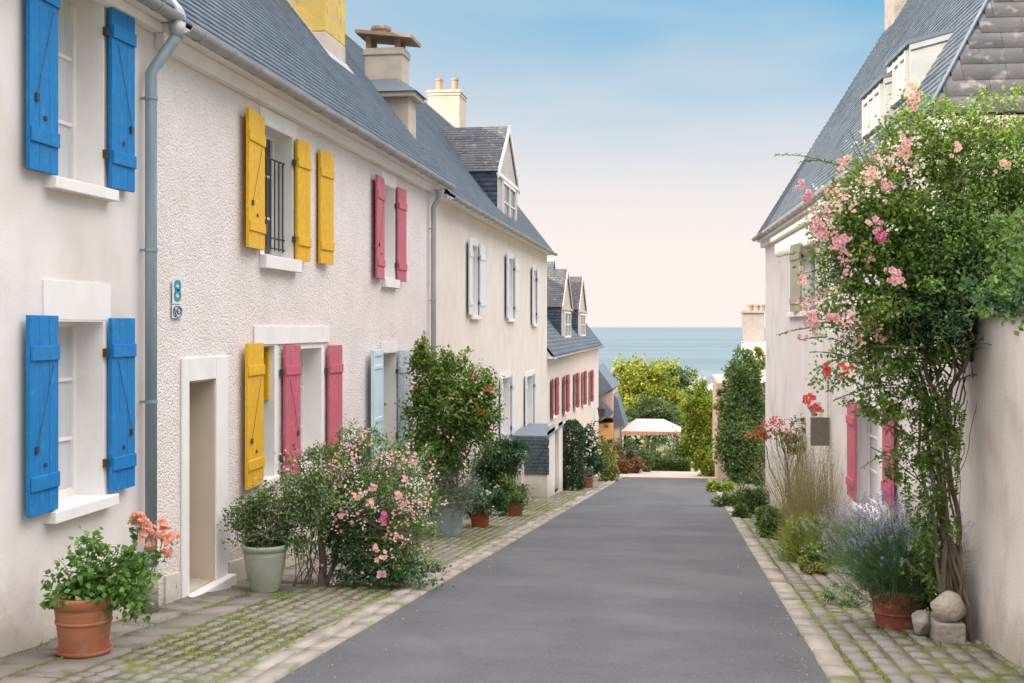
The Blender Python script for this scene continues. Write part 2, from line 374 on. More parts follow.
# ------------------------------------------------------------------ building tools
def wall_mesh(fr, u0, u1, ztop, zb, holes, depth=.3, n=0.0, back=True, side0=True, side1=True, width=6.5, step=2.0):
    mb = MB()
    us = sorted(set([u0, u1]+[h[0] for h in holes]+[h[1] for h in holes]+list(np.arange(u0+step, u1-.3, step))))
    zbot = min(zb(u0), zb(u1))-.6
    zs = sorted(set([zbot, ztop]+[h[2] for h in holes]+[h[3] for h in holes]))
    for i in range(len(us)-1):
        for j in range(len(zs)-1):
            uc = (us[i]+us[i+1])/2; zc = (zs[j]+zs[j+1])/2
            if any(h[0] < uc < h[1] and h[2] < zc < h[3] for h in holes): continue
            mb.quad(fr.p(us[i], n, zs[j]), fr.p(us[i+1], n, zs[j]), fr.p(us[i+1], n, zs[j+1]), fr.p(us[i], n, zs[j+1]))
    for h in holes:     # closed recess so that no light leaks
        a, b, c, d = h[:4]
        mb.quad(fr.p(a, n-depth-.06, c), fr.p(b, n-depth-.06, c), fr.p(b, n-depth-.06, d), fr.p(a, n-depth-.06, d))
        for q in (((a,c),(b,c)), ((b,c),(b,d)), ((b,d),(a,d)), ((a,d),(a,c))):
            mb.quad(fr.p(q[0][0], n, q[0][1]), fr.p(q[1][0], n, q[1][1]), fr.p(q[1][0], n-depth-.06, q[1][1]), fr.p(q[0][0], n-depth-.06, q[0][1]))
    if back:
        mb.quad(fr.p(u0, n-width, zbot), fr.p(u1, n-width, zbot), fr.p(u1, n-width, ztop), fr.p(u0, n-width, ztop))
    if side0: mb.quad(fr.p(u0, n, zbot), fr.p(u0, n-width, zbot), fr.p(u0, n-width, ztop), fr.p(u0, n, ztop))
    if side1: mb.quad(fr.p(u1, n, zbot), fr.p(u1, n-width, zbot), fr.p(u1, n-width, ztop), fr.p(u1, n, ztop))
    return mb

def window(root, fr, u0, u1, z0, z1, depth=.26, border=.11, lintel=.16, sill=True, pane=None, name='window', grille=False,
           rev=None, sillout=.07, sillw=.09, label=None, mull=1, bars=2, bproud=.012, bottom=False, sillh=.08):
    """glass pane as the part, its frame, surround and sill as sub-parts"""
    e = .003
    w = build(name, MB().box(fr, u0+.04, u1-.04, -depth-.02, -depth, z0+.04, z1-.04), pane or M_glass, root, label=label)
    f = MB(); t = .055
    f.box(fr, u0+e, u0+t, -depth-.03, -depth+.03, z0+e, z1-e); f.box(fr, u1-t, u1-e, -depth-.03, -depth+.03, z0+e, z1-e)
    f.box(fr, u0+t, u1-t, -depth-.03, -depth+.03, z0+e, z0+t+.02); f.box(fr, u0+t, u1-t, -depth-.03, -depth+.03, z1-t, z1-e)
    for k in range(mull):
        uc = u0+(u1-u0)*(k+1)/(mull+1)
        f.box(fr, uc-.035, uc+.035, -depth-.028, -depth+.036, z0+t+.02, z1-t)
    for k in range(bars):
        zc = z0+(z1-z0)*(k+1)/(bars+1)
        f.box(fr, u0+t, u1-t, -depth-.026, -depth+.018, zc-.014, zc+.014)
    build('frame', f, M_white, w)
    s = MB(); b = border; d2 = -depth+.03
    # reveals
    s.box(fr, u0+.001, u0+.014, d2, bproud-.001, z0+.001, z1-.001); s.box(fr, u1-.014, u1-.001, d2, bproud-.001, z0+.001, z1-.001)
    s.box(fr, u0+.014, u1-.014, d2, bproud-.001, z1-.014, z1-.001)
    if b:
        s.box(fr, u0-b, u0+.001, .001, bproud, z0, z1+.001); s.box(fr, u1-.001, u1+b, .001, bproud, z0, z1+.001)
    if lintel: s.box(fr, u0-b-.001, u1+b+.001, .001, bproud+.002, z1+.001, z1+lintel)
    build('surround', s, rev or M_trim, w)
    if sill:
        build('sill', MB().box(fr, u0-sillw, u1+sillw, -depth+.03, sillout, z0-sillh, z0+.012), M_trim, w, bevel=.006)
    if grille:
        g = MB()
        for zc in (z0+.12, z0+.24, z1-.35): g.box(fr, u0+.002, u1-.002, -.10, -.085, zc, zc+.018)
        for k in range(7):
            uc = u0+(u1-u0)*(k+.5)/7; g.box(fr, uc-.008, uc+.008, -.10, -.086, z0+.10, z1-.33)
        build('grille', g, M_iron, w)
    return w

def shutter(root, fr, hu, side, w, z0, z1, m, ang=5, thick=.035, off=.035, label=None, boards=3, rod=True, hooks=True, panel=False, batten=True, hinge=True):
    s = fr.sub(hu, off, (side, Rd(ang)))
    mb = MB(); bw = w/boards
    for k in range(boards):
        mb.box(s, k*bw+.0012, (k+1)*bw-.0012, 0, thick+random.uniform(-.0015, .0015), z0+random.uniform(0, .003), z1-random.uniform(0, .003))
    o = build('shutter', mb, m, root, bevel=.003, label=label)
    h = z1-z0
    if batten and not panel:
        for zc in (z0+h*.16, z1-h*.19):
            build('batten', MB().box(s, .004, w-.004, thick+.001, thick+.017, zc-.055, zc+.055), m, o, bevel=.004)
    if panel:
        b = MB(); t = .07
        for (a0,a1,c0,c1) in ((.002,t,z0,z1),(w-t,w-.002,z0,z1),(t,w-t,z0,z0+.1),(t,w-t,z1-.1,z1),(t,w-t,z0+h*.30,z0+h*.30+.08),(t,w-t,z1-.30,z1-.24)):
            b.box(s, a0, a1, thick+.001, thick+.014, c0+.002, c1-.002)
        build('moulding', b, m, o, bevel=.004)
    if rod:
        b = MB()
        b.tube([s.p(w*.22, thick+.010, z1-h*.25), s.p(w*.80, thick+.012, z0+h*.34)], .0026, 5)
        b.box(s, w*.75, w*.84, thick+.001, thick+.016, z0+h*.31, z0+h*.345)
        b.box(s, w*.45, w*.53, thick+.001, thick+.010, z0+h*.235, z0+h*.255)
        build('latch', b, M_iron, o)
    if hinge:
        for zc in (z0+h*.17, z1-h*.20):
            build('hinge', MB().box(fr, hu-side*.055 if side > 0 else hu+.004, hu-.004 if side > 0 else hu+.055, .014, .05, zc-.035, zc+.035), M_iron, o)
    return o

def slates(P0, u, s, nn, ulen, slen, w, e, keep=None, lift=.016, jit=.002):
    """individual slates on a plane; P0 lower corner, u along, s up the slope, nn normal"""
    P0 = np.array(P0, float); u = np.array(u, float); s = np.array(s, float); nn = np.array(nn, float)
    V = []; nr = int(slen/e)+1; nc = int(ulen/w)+2
    for r in range(nr):
        sh = (r % 2)*.5+random.uniform(-.08, .08)
        for c in range(-1, nc):
            a0 = (c+sh)*w; a1 = a0+w-.004; b0 = r*e+random.uniform(-.004, .004); b1 = b0+e*1.25
            if a1 < 0.0 or a0 > ulen: continue
            a0 = max(a0, 0); a1 = min(a1, ulen)
            if a1-a0 < .02: continue
            b1 = min(b1, slen)
            if b1 <= b0: continue
            if keep:
                lo, hi = keep((b0+b1)/2)
                a0 = max(a0, lo); a1 = min(a1, hi)
                if a1-a0 < .03: continue
            l = lift+random.uniform(0, jit); l2 = .003; k = random.uniform(-.001, .001)
            q = lambda a, b, h: P0+u*a+s*b+nn*h
            V.append([q(a0,b0,l+k), q(a1,b0,l-k), q(a1,b1,l2), q(a0,b1,l2), q(a0,b0,l-.009+k), q(a1,b0,l-.009-k)])
    V = np.array(V); n = len(V); base = (np.arange(n)*6)[:, None]
    Q = np.concatenate([base+np.array([[0,1,2,3]]), base+np.array([[4,5,1,0]])])
    return V.reshape(-1, 3), Q
def nrm(v): v = np.array(v, float); return v/np.linalg.norm(v)
# ================================================================== houses
def v3(fr): return np.array([fr.u[0], fr.u[1], 0.]), np.array([fr.n[0], fr.n[1], 0.])
def gable_roof(root, fr, u0, u1, ne, ze, p, half, m=None, w=.22, e=.115, rlabel=None, ridge=True, keep=None):
    """slate slope towards the street, plain slope behind; eave edge at (ne, ze)"""
    U, Nn = v3(fr); s = nrm(-Nn+np.array([0, 0, p])); nn = nrm(Nn*p+np.array([0, 0, 1.]))
    L = half*math.sqrt(1+p*p)
    P0 = fr.p(u0, ne, ze)
    V, Q = slates(P0, U, s, nn, u1-u0, L, w, e, keep)
    r = npbuild('roof', V, Q, m or M_slate, root, label=rlabel)
    mb = MB(); zr = ze+half*p; nr = ne-half; k = -.006
    mb.quad(fr.p(u0, ne, ze+k), fr.p(u1, ne, ze+k), fr.p(u1, nr, zr+k), fr.p(u0, nr, zr+k))
    mb.quad(fr.p(u0, nr-half, ze+k), fr.p(u1, nr-half, ze+k), fr.p(u1, nr, zr+k), fr.p(u0, nr, zr+k))
    build('underlay', mb, M_slateund, r)
    if ridge:
        g = MB(); uu = u0
        while uu < u1-.05:
            a = uu; b = min(uu+.40, u1)
            g.hexa([fr.p(a, nr+.13, zr-.12), fr.p(a, nr+.13, zr-.09), fr.p(a, nr, zr+.03), fr.p(a, nr, zr+.06),
                    fr.p(b, nr+.12, zr-.12), fr.p(b, nr+.12, zr-.10), fr.p(b, nr, zr+.03), fr.p(b, nr, zr+.05)])
            g.hexa([fr.p(a, nr-.13, zr-.12), fr.p(a, nr-.13, zr-.09), fr.p(a, nr, zr+.03), fr.p(a, nr, zr+.06),
                    fr.p(b, nr-.12, zr-.12), fr.p(b, nr-.12, zr-.10), fr.p(b, nr, zr+.03), fr.p(b, nr, zr+.05)])
            uu += .41
        build('ridge_cap', g, M_ridge, r)
    return r
def gable_tri(mb, fr, u, ne, ze, p, half):
    mb.quad(fr.p(u, ne-.05, ze-.06), fr.p(u, ne-half, ze+half*p-.06), fr.p(u, ne-2*half+.05, ze-.06))
def gutter(root, fr, u0, u1, n, z, m=None, r=.065, name='gutter', step=.75):
    g = MB(); K = 10; o = []
    for uu in (u0, u1):
        o.append([fr.p(uu, n+r*math.cos(math.pi+math.pi*k/K), z+r*math.sin(math.pi+math.pi*k/K)) for k in range(K+1)]+
                 [fr.p(uu, n+(r-.008)*math.cos(2*math.pi-math.pi*k/K), z+(r-.008)*math.sin(2*math.pi-math.pi*k/K)) for k in range(K+1)])
    n_ = len(o[0])
    g.add(o[0]+o[1], [(k, (k+1) % n_, (k+1) % n_+n_, k+n_) for k in range(n_)]+[tuple(range(n_)), tuple(range(n_, 2*n_))])
    w = build(name, g, m or M_zinc, root, smooth=False)
    uu = u0+.3
    while uu < u1:
        b = MB().tube([fr.p(uu, n+(r+.006)*math.cos(math.pi+math.pi*k/8), z+(r+.006)*math.sin(math.pi+math.pi*k/8)) for k in range(9)], .009, 5)
        uu += step
        build('bracket', b, m or M_zinc, w, label=None)
    return w
def chimney(name, root, x0, x1, y0, y1, z0, z1, m, cap=True, pots=0, potm=None):
    b = MB().wbox(x0, x1, y0, y1, z0, z1)
    c = build(name, b, m, root, bevel=.015)
    if cap:
        build('cap', MB().wbox(x0-.05, x1+.05, y0-.05, y1+.05, z1-.001, z1+.09).wbox(x0-.025, x1+.025, y0-.025, y1+.025, z1-.10, z1-.002), M_chim, c, bevel=.01)
    for k in range(pots):
        t = (k+.5)/pots
        build('chimney_pot', MB().lathe((x0+(x1-x0)*t, (y0+y1)/2, z1+.09), [(0.001,0),(.15,0),(.15,.05),(.12,.08),(.115,.42),(.14,.44),(.14,.50),(.10,.50),(.10,.2),(.001,.2)], 16), potm or M_pot, c, smooth=False)
    return c

# ---- house A: blue shutters
uAB = LW.U(152); uBC = LW.U(437); uC2 = LW.U(547)
A = thing('terraced_house', 'pale smooth-rendered house with bright blue shutters, nearest on the left', 'house', (-4.8, 4, gz(4)), 'terraced houses down the left side')
def hole(fr, xl, xr, xt, yt, xb, yb, n=0):
    return (fr.U(xl, n), fr.U(xr, n), fr.Z(xb, yb, n), fr.Z(xt, yt, n))
hA = [hole(LW, 50, 103, 90, -12, 90, 188), hole(LW, 50, 103, 90, 320, 90, 500)]
hA.append((3.2, 4.2, hA[0][2], hA[0][3]))
hA.append((3.2, 4.2, hA[1][2]+.1, hA[1][3]+.1))
eA = 2.86
build('wall', wall_mesh(LW, 0.0, uAB, eA, gz, hA), M_plaster, A)
for i, h in enumerate(hA):
    window(A, LW, *h, border=0.0 if i != 1 else .11, lintel=.30 if i == 1 else 0, pane=M_curtain, sillout=.10, sillw=.09)
    hh = h[3]-h[2]
    sh = .46
    shutter(A, LW, h[0]+.0, -1, sh-.03, h[2]+.02, h[3]+.03, M_blue, 2)
    shutter(A, LW, h[1]+.02, 1, sh-.06, h[2]+.03, h[3]+.02, M_blue, 2)
gable_roof(A, LW, -.2, uAB+.02, .22, eA+.02, 1.28, 3.3, w=.24, e=.12)
mb = MB(); gable_tri(mb, LW, 0.0, .22, eA+.02, 1.28, 3.3); gable_tri(mb, LW, uAB-.02, .22, eA+.02, 1.28, 3.3); build('gable', mb, M_plaster, A)
gutter(A, LW, -.2, uAB-.05, .27, eA-.05)
build('cornice', MB().box(LW, 0.02, uAB-.03, .002, .20, eA-.10, eA+.0).box(LW, 0.02, uAB-.03, .002, .11, eA-.19, eA-.102), M_trim, A, bevel=.008)
# flashing between the two roofs
fl = MB(); s3 = 3.25
fl.hexa([LW.p(uu, n_, z_) for uu in (uAB-.03, uAB+.16) for (n_, z_) in ((.26, eA-.02), (.24, eA+.05), (.22-s3, eA-.02+s3*1.28), (.20-s3, eA+.07+s3*1.28))])
build('flashing', fl, M_lead, A)

# ---- house B: pebbledash
B = thing('terraced_house', 'pebbledashed house number 8 with yellow, pink and pale blue shutters', 'house', (-4.8, 14, gz(14)), 'terraced houses down the left side')
eB = 2.78
hDoor = hole(LW, 187, 214, 202, 380, 202, 585)
hY = hole(LW, 263, 292, 280, 131, 280, 259)
hP = hole(LW, 383, 394, 390, 186, 390, 280)
hY2 = hole(LW, 258, 274, 266, 345, 266, 480)
hP2 = hole(LW, 296, 321, 310, 347, 310, 470)
hL = hole(LW, 381, 396, 390, 352, 390, 452)
build('wall', wall_mesh(LW, uAB+.002, uBC, eB, gz, [hDoor, hY, hP, hY2, hP2, hL], n=.0), M_pebble, B)
# door recess
d0 = hDoor
dd = build('door', MB().box(LW, d0[0]+.03, d0[1]-.03, -.33, -.29, d0[2]+.02, d0[3]-.02), M_tan, B)
pm = MB()
for k in range(2):
    for q in range(3):
        a = d0[0]+.07+k*(d0[1]-d0[0]-.10)/2; z = d0[2]+.15+q*.62
        build('panel', MB().box(LW, a, a+(d0[1]-d0[0])/2-.10, -.289, -.275, z, z+.5), M_tan, dd, bevel=.006)
build('handle', MB().tube([LW.p(d0[0]+.10, -.28, d0[2]+1.0), LW.p(d0[0]+.10, -.235, d0[2]+1.0), LW.p(d0[0]+.21, -.235, d0[2]+1.0)], .011, 6), M_iron, dd)
fr_ = MB().box(LW, d0[0]+.001, d0[0]+.015, -.30, .004, d0[2], d0[3]-.001).box(LW, d0[1]-.015, d0[1]-.001, -.30, .004, d0[2], d0[3]-.001).box(LW, d0[0]+.015, d0[1]-.015, -.30, .004, d0[3]-.016, d0[3]-.001)
build('reveal', fr_, M_tan, dd)
uL, uR = LW.U(180), LW.U(226); zT = LW.Z(203, 357)
sr = MB().box(LW, uL, d0[0]-.001, .002, .028, d0[2]-.02, zT).box(LW, d0[1]+.001, uR, .002, .028, d0[2]-.02, zT).box(LW, d0[0]-.001, d0[1]+.001, .002, .027, d0[3]+.001, zT)
build('door_surround', sr, M_trim, B, bevel=.006)
build('doorstep', MB().box(LW, uL-.02, uR+.05, -.28, .10, gz(10.3)-.25, d0[2]-.021), M_trim, B, bevel=.015)
build('plinth', MB().hexa([LW.p(u, n_, z) for u in (uAB+.25, uL-.03) for n_ in (.002, .02) for z in (gz(u)-.3, gz(u)+.28)]).hexa([LW.p(u, n_, z) for u in (uR+.06, uR+3.4) for n_ in (.002, .02) for z in (gz(u)-.3, gz(u)+.25)]), M_plaster, B)
wy = window(B, LW, *hY, border=.13, lintel=.18, grille=True, sillout=.09, sillw=.13, sillh=.14)
window(B, LW, *hP, border=.13, lintel=.18, pane=M_curtain, sillout=.08, sillw=.12, sillh=.13)
window(B, LW, *hY2, border=.10, lintel=0, sillout=.05, mull=0)
window(B, LW, *hP2, border=.10, lintel=0, sillout=.05, pane=M_curtain)
window(B, LW, *hL, border=.05, lintel=.17, sillout=.05, pane=M_curtain)
build('lintel', MB().box(LW, LW.U(253), LW.U(328), .003, .024, hY2[3]+.005, hY2[3]+.22), M_trim, B, bevel=.004)
def sh(fr, root, xl, xr, xc, yt, yb, m, side, n=.06, **k):
    """shutter from the pixels where it hangs on its wall"""
    a, b = fr.U(xl, n), fr.U(xr, n); z1, z0 = fr.Z(xc, yt, n), fr.Z(xc, yb, n)
    a, b = min(a, b), max(a, b); an = Rd(k.get('ang', 5)); hu = a if side > 0 else b
    pa, pb = fr.p(a, n, 0), fr.p(b, n, 0)
    far_px = max((px_of(pa), px_of(pb)), key=lambda q: abs(q-px_of(fr.p(hu, n, 0))))
    w = b-a
    for _ in range(40):      # width whose open, slightly angled leaf ends where it should
        e = px_of(fr.p(hu+side*w*math.cos(an), n+w*math.sin(an), 0))
        w *= abs(far_px-px_of(fr.p(hu, n, 0)))/max(abs(e-px_of(fr.p(hu, n, 0))), 1e-6)
        w = min(max(w, .2), .8)
    return shutter(root, fr, hu, side, w, z0, z1, m, **k)
sh(LW, B, 248, 264, 255, 113, 249, M_yellow, -1, ang=4, label='upper yellow shutter left of the barred window')
sh(LW, B, 297, 310, 302, 141, 261, M_yellow, 1, ang=4, rod=False, label='upper yellow shutter right of the barred window')
sh(LW, B, 320, 333, 325, 152, 264, M_yellow, 1, ang=4, rod=False, hinge=False, label='outer fold of the upper yellow shutter')
sh(LW, B, 247, 263, 253, 343, 487, M_yellow, -1, ang=3, label='lower yellow shutter')
sh(LW, B, 377, 384, 380, 177, 279, M_rose, -1, ang=4, label='upper pink shutter, left leaf')
sh(LW, B, 398, 406, 402, 189, 282, M_rose, 1, ang=4, rod=False, label='upper pink shutter, right leaf')
sh(LW, B, 285, 300, 292, 345, 477, M_rose, 1, ang=4, label='lower pink shutter on the pier between two windows')
sh(LW, B, 329, 342, 335, 345, 468, M_rose, 1, ang=4, rod=False, label='lower pink shutter right of its window')
sh(LW, B, 361, 382, 370, 350, 456, M_pale, -1, ang=4, panel=True, rod=False, label='pale blue panelled shutter')
sh(LW, B, 399, 411, 404, 350, 452, M_worn, 1, ang=5, rod=False, label='worn flaking grey blue shutter')
# the inner yellow leaf seen in the lower window
build('inner_shutter', MB().box(LW, hY2[0]+.03, hY2[0]+.06, -.22, -.01, hY2[3]-.72, hY2[3]-.03), M_yellow, B, bevel=.004)
build('inner_shutter', MB().box(LW, hY2[1]-.06, hY2[1]-.02, -.23, -.05, hY2[3]-.65, hY2[3]-.03), M_yellow, B, bevel=.004)
gable_roof(B, LW, uAB+.10, uBC+.05, .24, eB+.02, 1.28, 3.3, w=.24, e=.12)
mb = MB(); gable_tri(mb, LW, uBC-.02, .24, eB+.02, 1.28, 3.3); build('gable', mb, M_pebble, B)
gutter(B, LW, uAB+.05, uBC+.02, .30, eB-.03, r=.075)
build('cornice', MB().box(LW, uAB+.05, uBC-.02, .002, .22, eB-.085, eB+.0).box(LW, uAB+.05, uBC-.02, .002, .10, eB-.24, eB-.087), M_trim, B, bevel=.008)
# yellow chimney
Yc0, Yc1 = 19.7, 20.9
ch = build('chimney', MB().wbox(-7.6, -6.03, Yc0, Yc1, 3.6, 5.02), M_chim, B, bevel=.02, label='tall yellow stained chimney')
build('upper_stack', MB().wbox(-7.6, -6.035, Yc0+.006, Yc1-.006, 5.022, 8.6), M_chimy, ch, bevel=.02)
build('flashing', MB().hexa([(x, y, 2.80+1.28*(-4.56-x)+dz) for x in (-5.90, -7.7) for y in (Yc0-.14, Yc1+.12) for dz in (.0, .035)]), M_lead, ch)
# number plate: figure 8 and the small emblem plate below
un, zn = LW.hit(175, 290)
pl = build('house_number', MB().box(LW, un-.105, un+.105, .015, .024, zn-.135, zn+.095), M_plate, B, bevel=.003)
dg = MB()
def ring(fr, uc, zc, a, b, w, n0, n1, seg=20, pw=2.6):
    o = []
    for k in range(seg):
        t = 2*math.pi*k/seg; c, s = math.cos(t), math.sin(t)
        f = (abs(c)**pw+abs(s)**pw)**(-1/pw); o.append((c*f, s*f))
    for k in range(seg):
        p, q = o[k], o[(k+1) % seg]
        dg.hexa([fr.p(uc+x*(a-i), n, zc+y*(b-i)) for (x, y) in (p, q) for i in (0, w) for n in (n0, n1)])
ring(LW, un, zn+.043, .074, .053, .034, .025, .031)
ring(LW, un, zn-.050, .076, .056, .035, .025, .031)
build('digit', dg, M_teal, pl)
emb = build('emblem_plate', MB().box(LW, un-.11, un+.11, .015, .024, zn-.27, zn-.142), M_plate, B, bevel=.003)
dg = MB(); ring(LW, un, zn-.206, .100, .056, .008, .025, .029); ring(LW, un+.03, zn-.198, .045, .034, .010, .025, .030)
dg.tube([LW.p(un-.07, .028, zn-.175), LW.p(un-.062, .028, zn-.215), LW.p(un-.03, .028, zn-.245)], .007, 5).tube([LW.p(un-.03, .028, zn-.19), LW.p(un+.0, .028, zn-.215), LW.p(un+.03, .028, zn-.20)], .006, 5)
build('emblem', dg, M_navy, emb)

# down pipes
def pipe(name, label, px, m, fr, ztop, swan, r=.05, n=.10, parent=None, hopper=False):
    u = fr.U(px, n); g = gz(u)+.02
    pts = []
    if swan: pts += [fr.p(u+swan, n+.17, ztop), fr.p(u+swan, n+.17, ztop-.10), fr.p(u+swan*.8, n+.14, ztop-.17), fr.p(u+.05, n+.04, ztop-.36), fr.p(u, n, ztop-.46)]
    else: pts += [fr.p(u, n+.12, ztop), fr.p(u, n+.11, ztop-.08), fr.p(u, n, ztop-.28)]
    pts += [fr.p(u, n, ztop-1.5), fr.p(u, n, g+.35)]
    o = build(name, MB().tube(pts, r, 14), m, None, smooth=True)
    setp(o, label=label, category='drainpipe')
    z = ztop-.7
    while z > g+.4:
        c = MB().lathe(fr.p(u, n, z), [(r+.001,0),(r+.008,.001),(r+.008,.03),(r+.001,.031)], 14)
        c.box(fr, u-.012, u+.012, -.0, n-r, z+.005, z+.025); z -= 1.35
        build('collar', c, m, o)
    build('shoe', MB().tube([fr.p(u, n, g+.40), fr.p(u, n, g-.03)], r+.012, 14), M_stone if not hopper else m, o, smooth=True)
    if hopper: build('hopper', MB().tube([fr.p(u, n+.12, ztop-.16), fr.p(u, n+.12, ztop+.05)], [.05, .10], 12), m, o)
    else: build('outlet', MB().tube([fr.p(u+swan, n+.17, ztop-.12), fr.p(u+swan, n+.17, ztop+.02)], [.055, .082], 14), M_zinc, o, smooth=True)
    return o
pipe('drainpipe', 'blue grey drainpipe between the blue-shuttered house and the pebbledashed one', 151, M_pipe, LW, eB-.06, .16, r=.052)
pipe('drainpipe', 'thin grey drainpipe between the pebbledashed and the cream house', 433.5, M_pipe2, LW, eB-.24, 0, r=.05, hopper=True)

# ---- house C: cream
C = thing('terraced_house', 'tall cream house with light grey-blue shutters and a gabled slate dormer', 'house', (-4.8, 32, gz(32)), 'terraced houses down the left side')
eC = 2.62
def pairs(fr, xl, xr, xc, yt, yb): return hole(fr, xl, xr, xc, yt, xc, yb)
cw = [pairs(LW, 470, 477.5, 474, 245, 316), pairs(LW, 507, 513, 510, 258, 319), pairs(LW, 532, 535.5, 534, 270, 324),
      pairs(LW, 500.5, 510, 505, 378, 442), pairs(LW, 525, 533, 529, 376, 440)]
build('wall', wall_mesh(LW, uBC+.002, uC2, eC, gz, cw), M_cream, C)
for i, h in enumerate(cw):
    window(C, LW, *h, border=.10, lintel=.15, pane=M_curtain, sillout=.08, rev=M_trim, sill=(i < 3))
    ws = (.52, .5, .42, .34, .34)[i]
    for sd in (-1, 1):
        shutter(C, LW, h[0]-.02 if sd < 0 else h[1]+.02, sd, ws, h[2]+.02, h[3]+.06, M_greyshut, 3, rod=False)
gable_roof(C, LW, uBC+.05, uC2+.12, .24, eC+.0, 1.28, 3.3, w=.26, e=.14)
mb = MB(); gable_tri(mb, LW, uC2-.02, .24, eC, 1.28, 3.3); build('gable', mb, M_cream, C)
gutter(C, LW, uBC+.06, uC2+.12, .30, eC-.05, r=.07)
build('cornice', MB().box(LW, uBC+.02, uC2-.01, .002, .20, eC-.10, eC-.02), M_trim, C, bevel=.008)
def dormer_gable(root, fr, u0, u1, nf, z0, ze, za, ov, backn, m_front, cheek, wz=None, m_roof=None, win=True, label=None, fl=None):
    """gabled dormer: front wall at n=nf, eaves ze, apex za, ridge running back to n=backn"""
    uc = (u0+u1)/2
    b = MB(); bi = .12
    a0, a1 = u0+bi, u1-bi
    P_1 = [(a0, z0), (a1, z0), (a1, ze-.02), (u1-.02, ze-.02), (uc, za-.04), (u0+.02, ze-.02), (a0, ze-.02)]
    b.add([fr.p(x, nf, z) for x, z in P_1]+[fr.p(x, nf-.12, z) for x, z in P_1], [tuple(range(7)), tuple(range(13, 6, -1))]+[(i, (i+1) % 7, (i+1) % 7+7, i+7) for i in range(7)])
    d = build('dormer', b, m_front, root, bevel=0, label=label)
    # slate cheeks
    p_ = 1.28
    U, Nn = v3(fr)
    for a, sgn in ((a0, -1), (a1, 1)):
        bb = nf-(ze-z0)/p_-.4
        V, Q = slates(fr.p(a+sgn*.004, bb, z0-.1), Nn, np.array([0,0,1.]), U*sgn, nf-bb, ze-z0+.1, .22, .13)
        npbuild('cheek', V, Q, cheek, d)
        build('cheek_board', MB().box(fr, min(a, a-sgn*.05), max(a, a-sgn*.05), bb, nf-.125, z0-.1, ze), M_slateund, d)
    # roof slopes
    V = []
    for sg in (-1, 1):
        ue = u0 if sg < 0 else u1
        w_ = abs(uc-ue); sl = math.hypot(w_, za-ze)
        s = nrm(U*(-sg)*w_+np.array([0,0,za-ze])); nn = nrm(U*sg*(za-ze)+np.array([0,0,w_]))
        V.append(slates(fr.p(ue, backn, ze), Nn, s, nn, nf+ov-backn, sl, .24, .14))
    r = npbuild('dormer_roof', *merge(*V), m_roof or M_slate, d)
    u_ = MB()
    for ue in (u0, u1): u_.quad(fr.p(ue, backn, ze-.01), fr.p(ue, nf+ov, ze-.01), fr.p(uc, nf+ov, za-.01), fr.p(uc, backn, za-.01))
    build('dormer_underlay', u_, M_slateund, d)
    g = MB()
    for ue, sg in ((u0, -1), (u1, 1)):
        g.hexa([fr.p(uu, n_, z_+dz) for (uu, z_) in ((ue, ze), (uc, za)) for n_ in (nf+ov, nf+ov+.04) for dz in (-.17, .02)])
    g.box(fr, u0+.02, u1-.02, nf-.002, nf+.06, ze-.10, ze-.0)
    build('bargeboard', g, fl or M_trim, d)
    if win:
        wz = wz or (z0+.5, ze-.12)
        a, c = uc-(a1-a0)*.30, uc+(a1-a0)*.30
        w = build('window', MB().box(fr, a, c, nf+.002, nf+.02, *wz), M_glass, d)
        # frame sits on the front: keep it two levels deep by joining with the window casing
        f = MB()
        for q in (a-.07, uc-.04, c-.0): f.box(fr, q, q+.07, nf+.003, nf+.07, wz[0]-.06, wz[1]+.06)
        f.box(fr, a+.002, c-.002, nf+.004, nf+.065, wz[1]-.02, wz[1]+.055); f.box(fr, a+.002, c-.002, nf+.004, nf+.085, wz[0]-.055, wz[0]+.02)
        f.box(fr, a+.002, c-.002, nf+.004, nf+.05, (wz[0]+wz[1])/2-.02, (wz[0]+wz[1])/2+.02)
        build('window_frame', f, M_white, d)
    return d
dormer_gable(C, LW, 31.8, 35.9, -.2, 2.7, 4.18, 5.72, .03, -2.75, M_greyf, M_slate, wz=(2.95, 3.98), m_roof=M_slateold)
chimney('chimney', C, -8.7, -7.6, 40.2, 41.4, 5.2, 8.0, M_chim, pots=2)
# shared chimney with shoulder and stone hat
cs = build('chimney', MB().wbox(-6.75, -5.50, 23.6, 24.25, 3.2, 4.62), M_chim, C, bevel=.015, label='chimney with a sloping shoulder and a flat stone hat')
build('shoulder', MB().wbox(-6.85, -5.36, 23.45, 24.40, 4.622, 4.72), M_chim, cs, bevel=.01)
sk = MB(); sk.add([(-6.9,23.40,4.722),(-5.30,23.40,4.722),(-5.30,24.45,4.722),(-6.9,24.45,4.722),(-6.42,23.66,5.06),(-5.80,23.66,5.06),(-5.80,24.2,5.06),(-6.42,24.2,5.06)],
                  [(0,1,5,4),(1,2,6,5),(2,3,7,6),(3,0,4,7),(0,3,2,1),(4,5,6,7)])
build('skirt', sk, M_slate, cs)
build('stack', MB().wbox(-6.42, -5.64, 23.62, 24.22, 4.95, 5.62).wbox(-6.45, -5.61, 23.59, 24.25, 5.50, 5.64), M_chim, cs, bevel=.012)
hat = MB()
hat.hexa([(x, y, 5.86+(x+6.0)*(-.12)*1.0+dz) for x in (-6.58, -5.42) for y in (23.46, 24.36) for dz in (0, .07)])
for x in (-6.35, -5.75):
    for y in (23.68, 24.12): hat.wbox(x-.05, x+.05, y-.05, y+.05, 5.64, 5.90)
hat.lathe((-6.15, 23.9, 5.9), [(.17,0),(.17,.14),(.21,.16),(.21,.22),(.001,.22)], 18)
build('hat', hat, M_hat, cs)

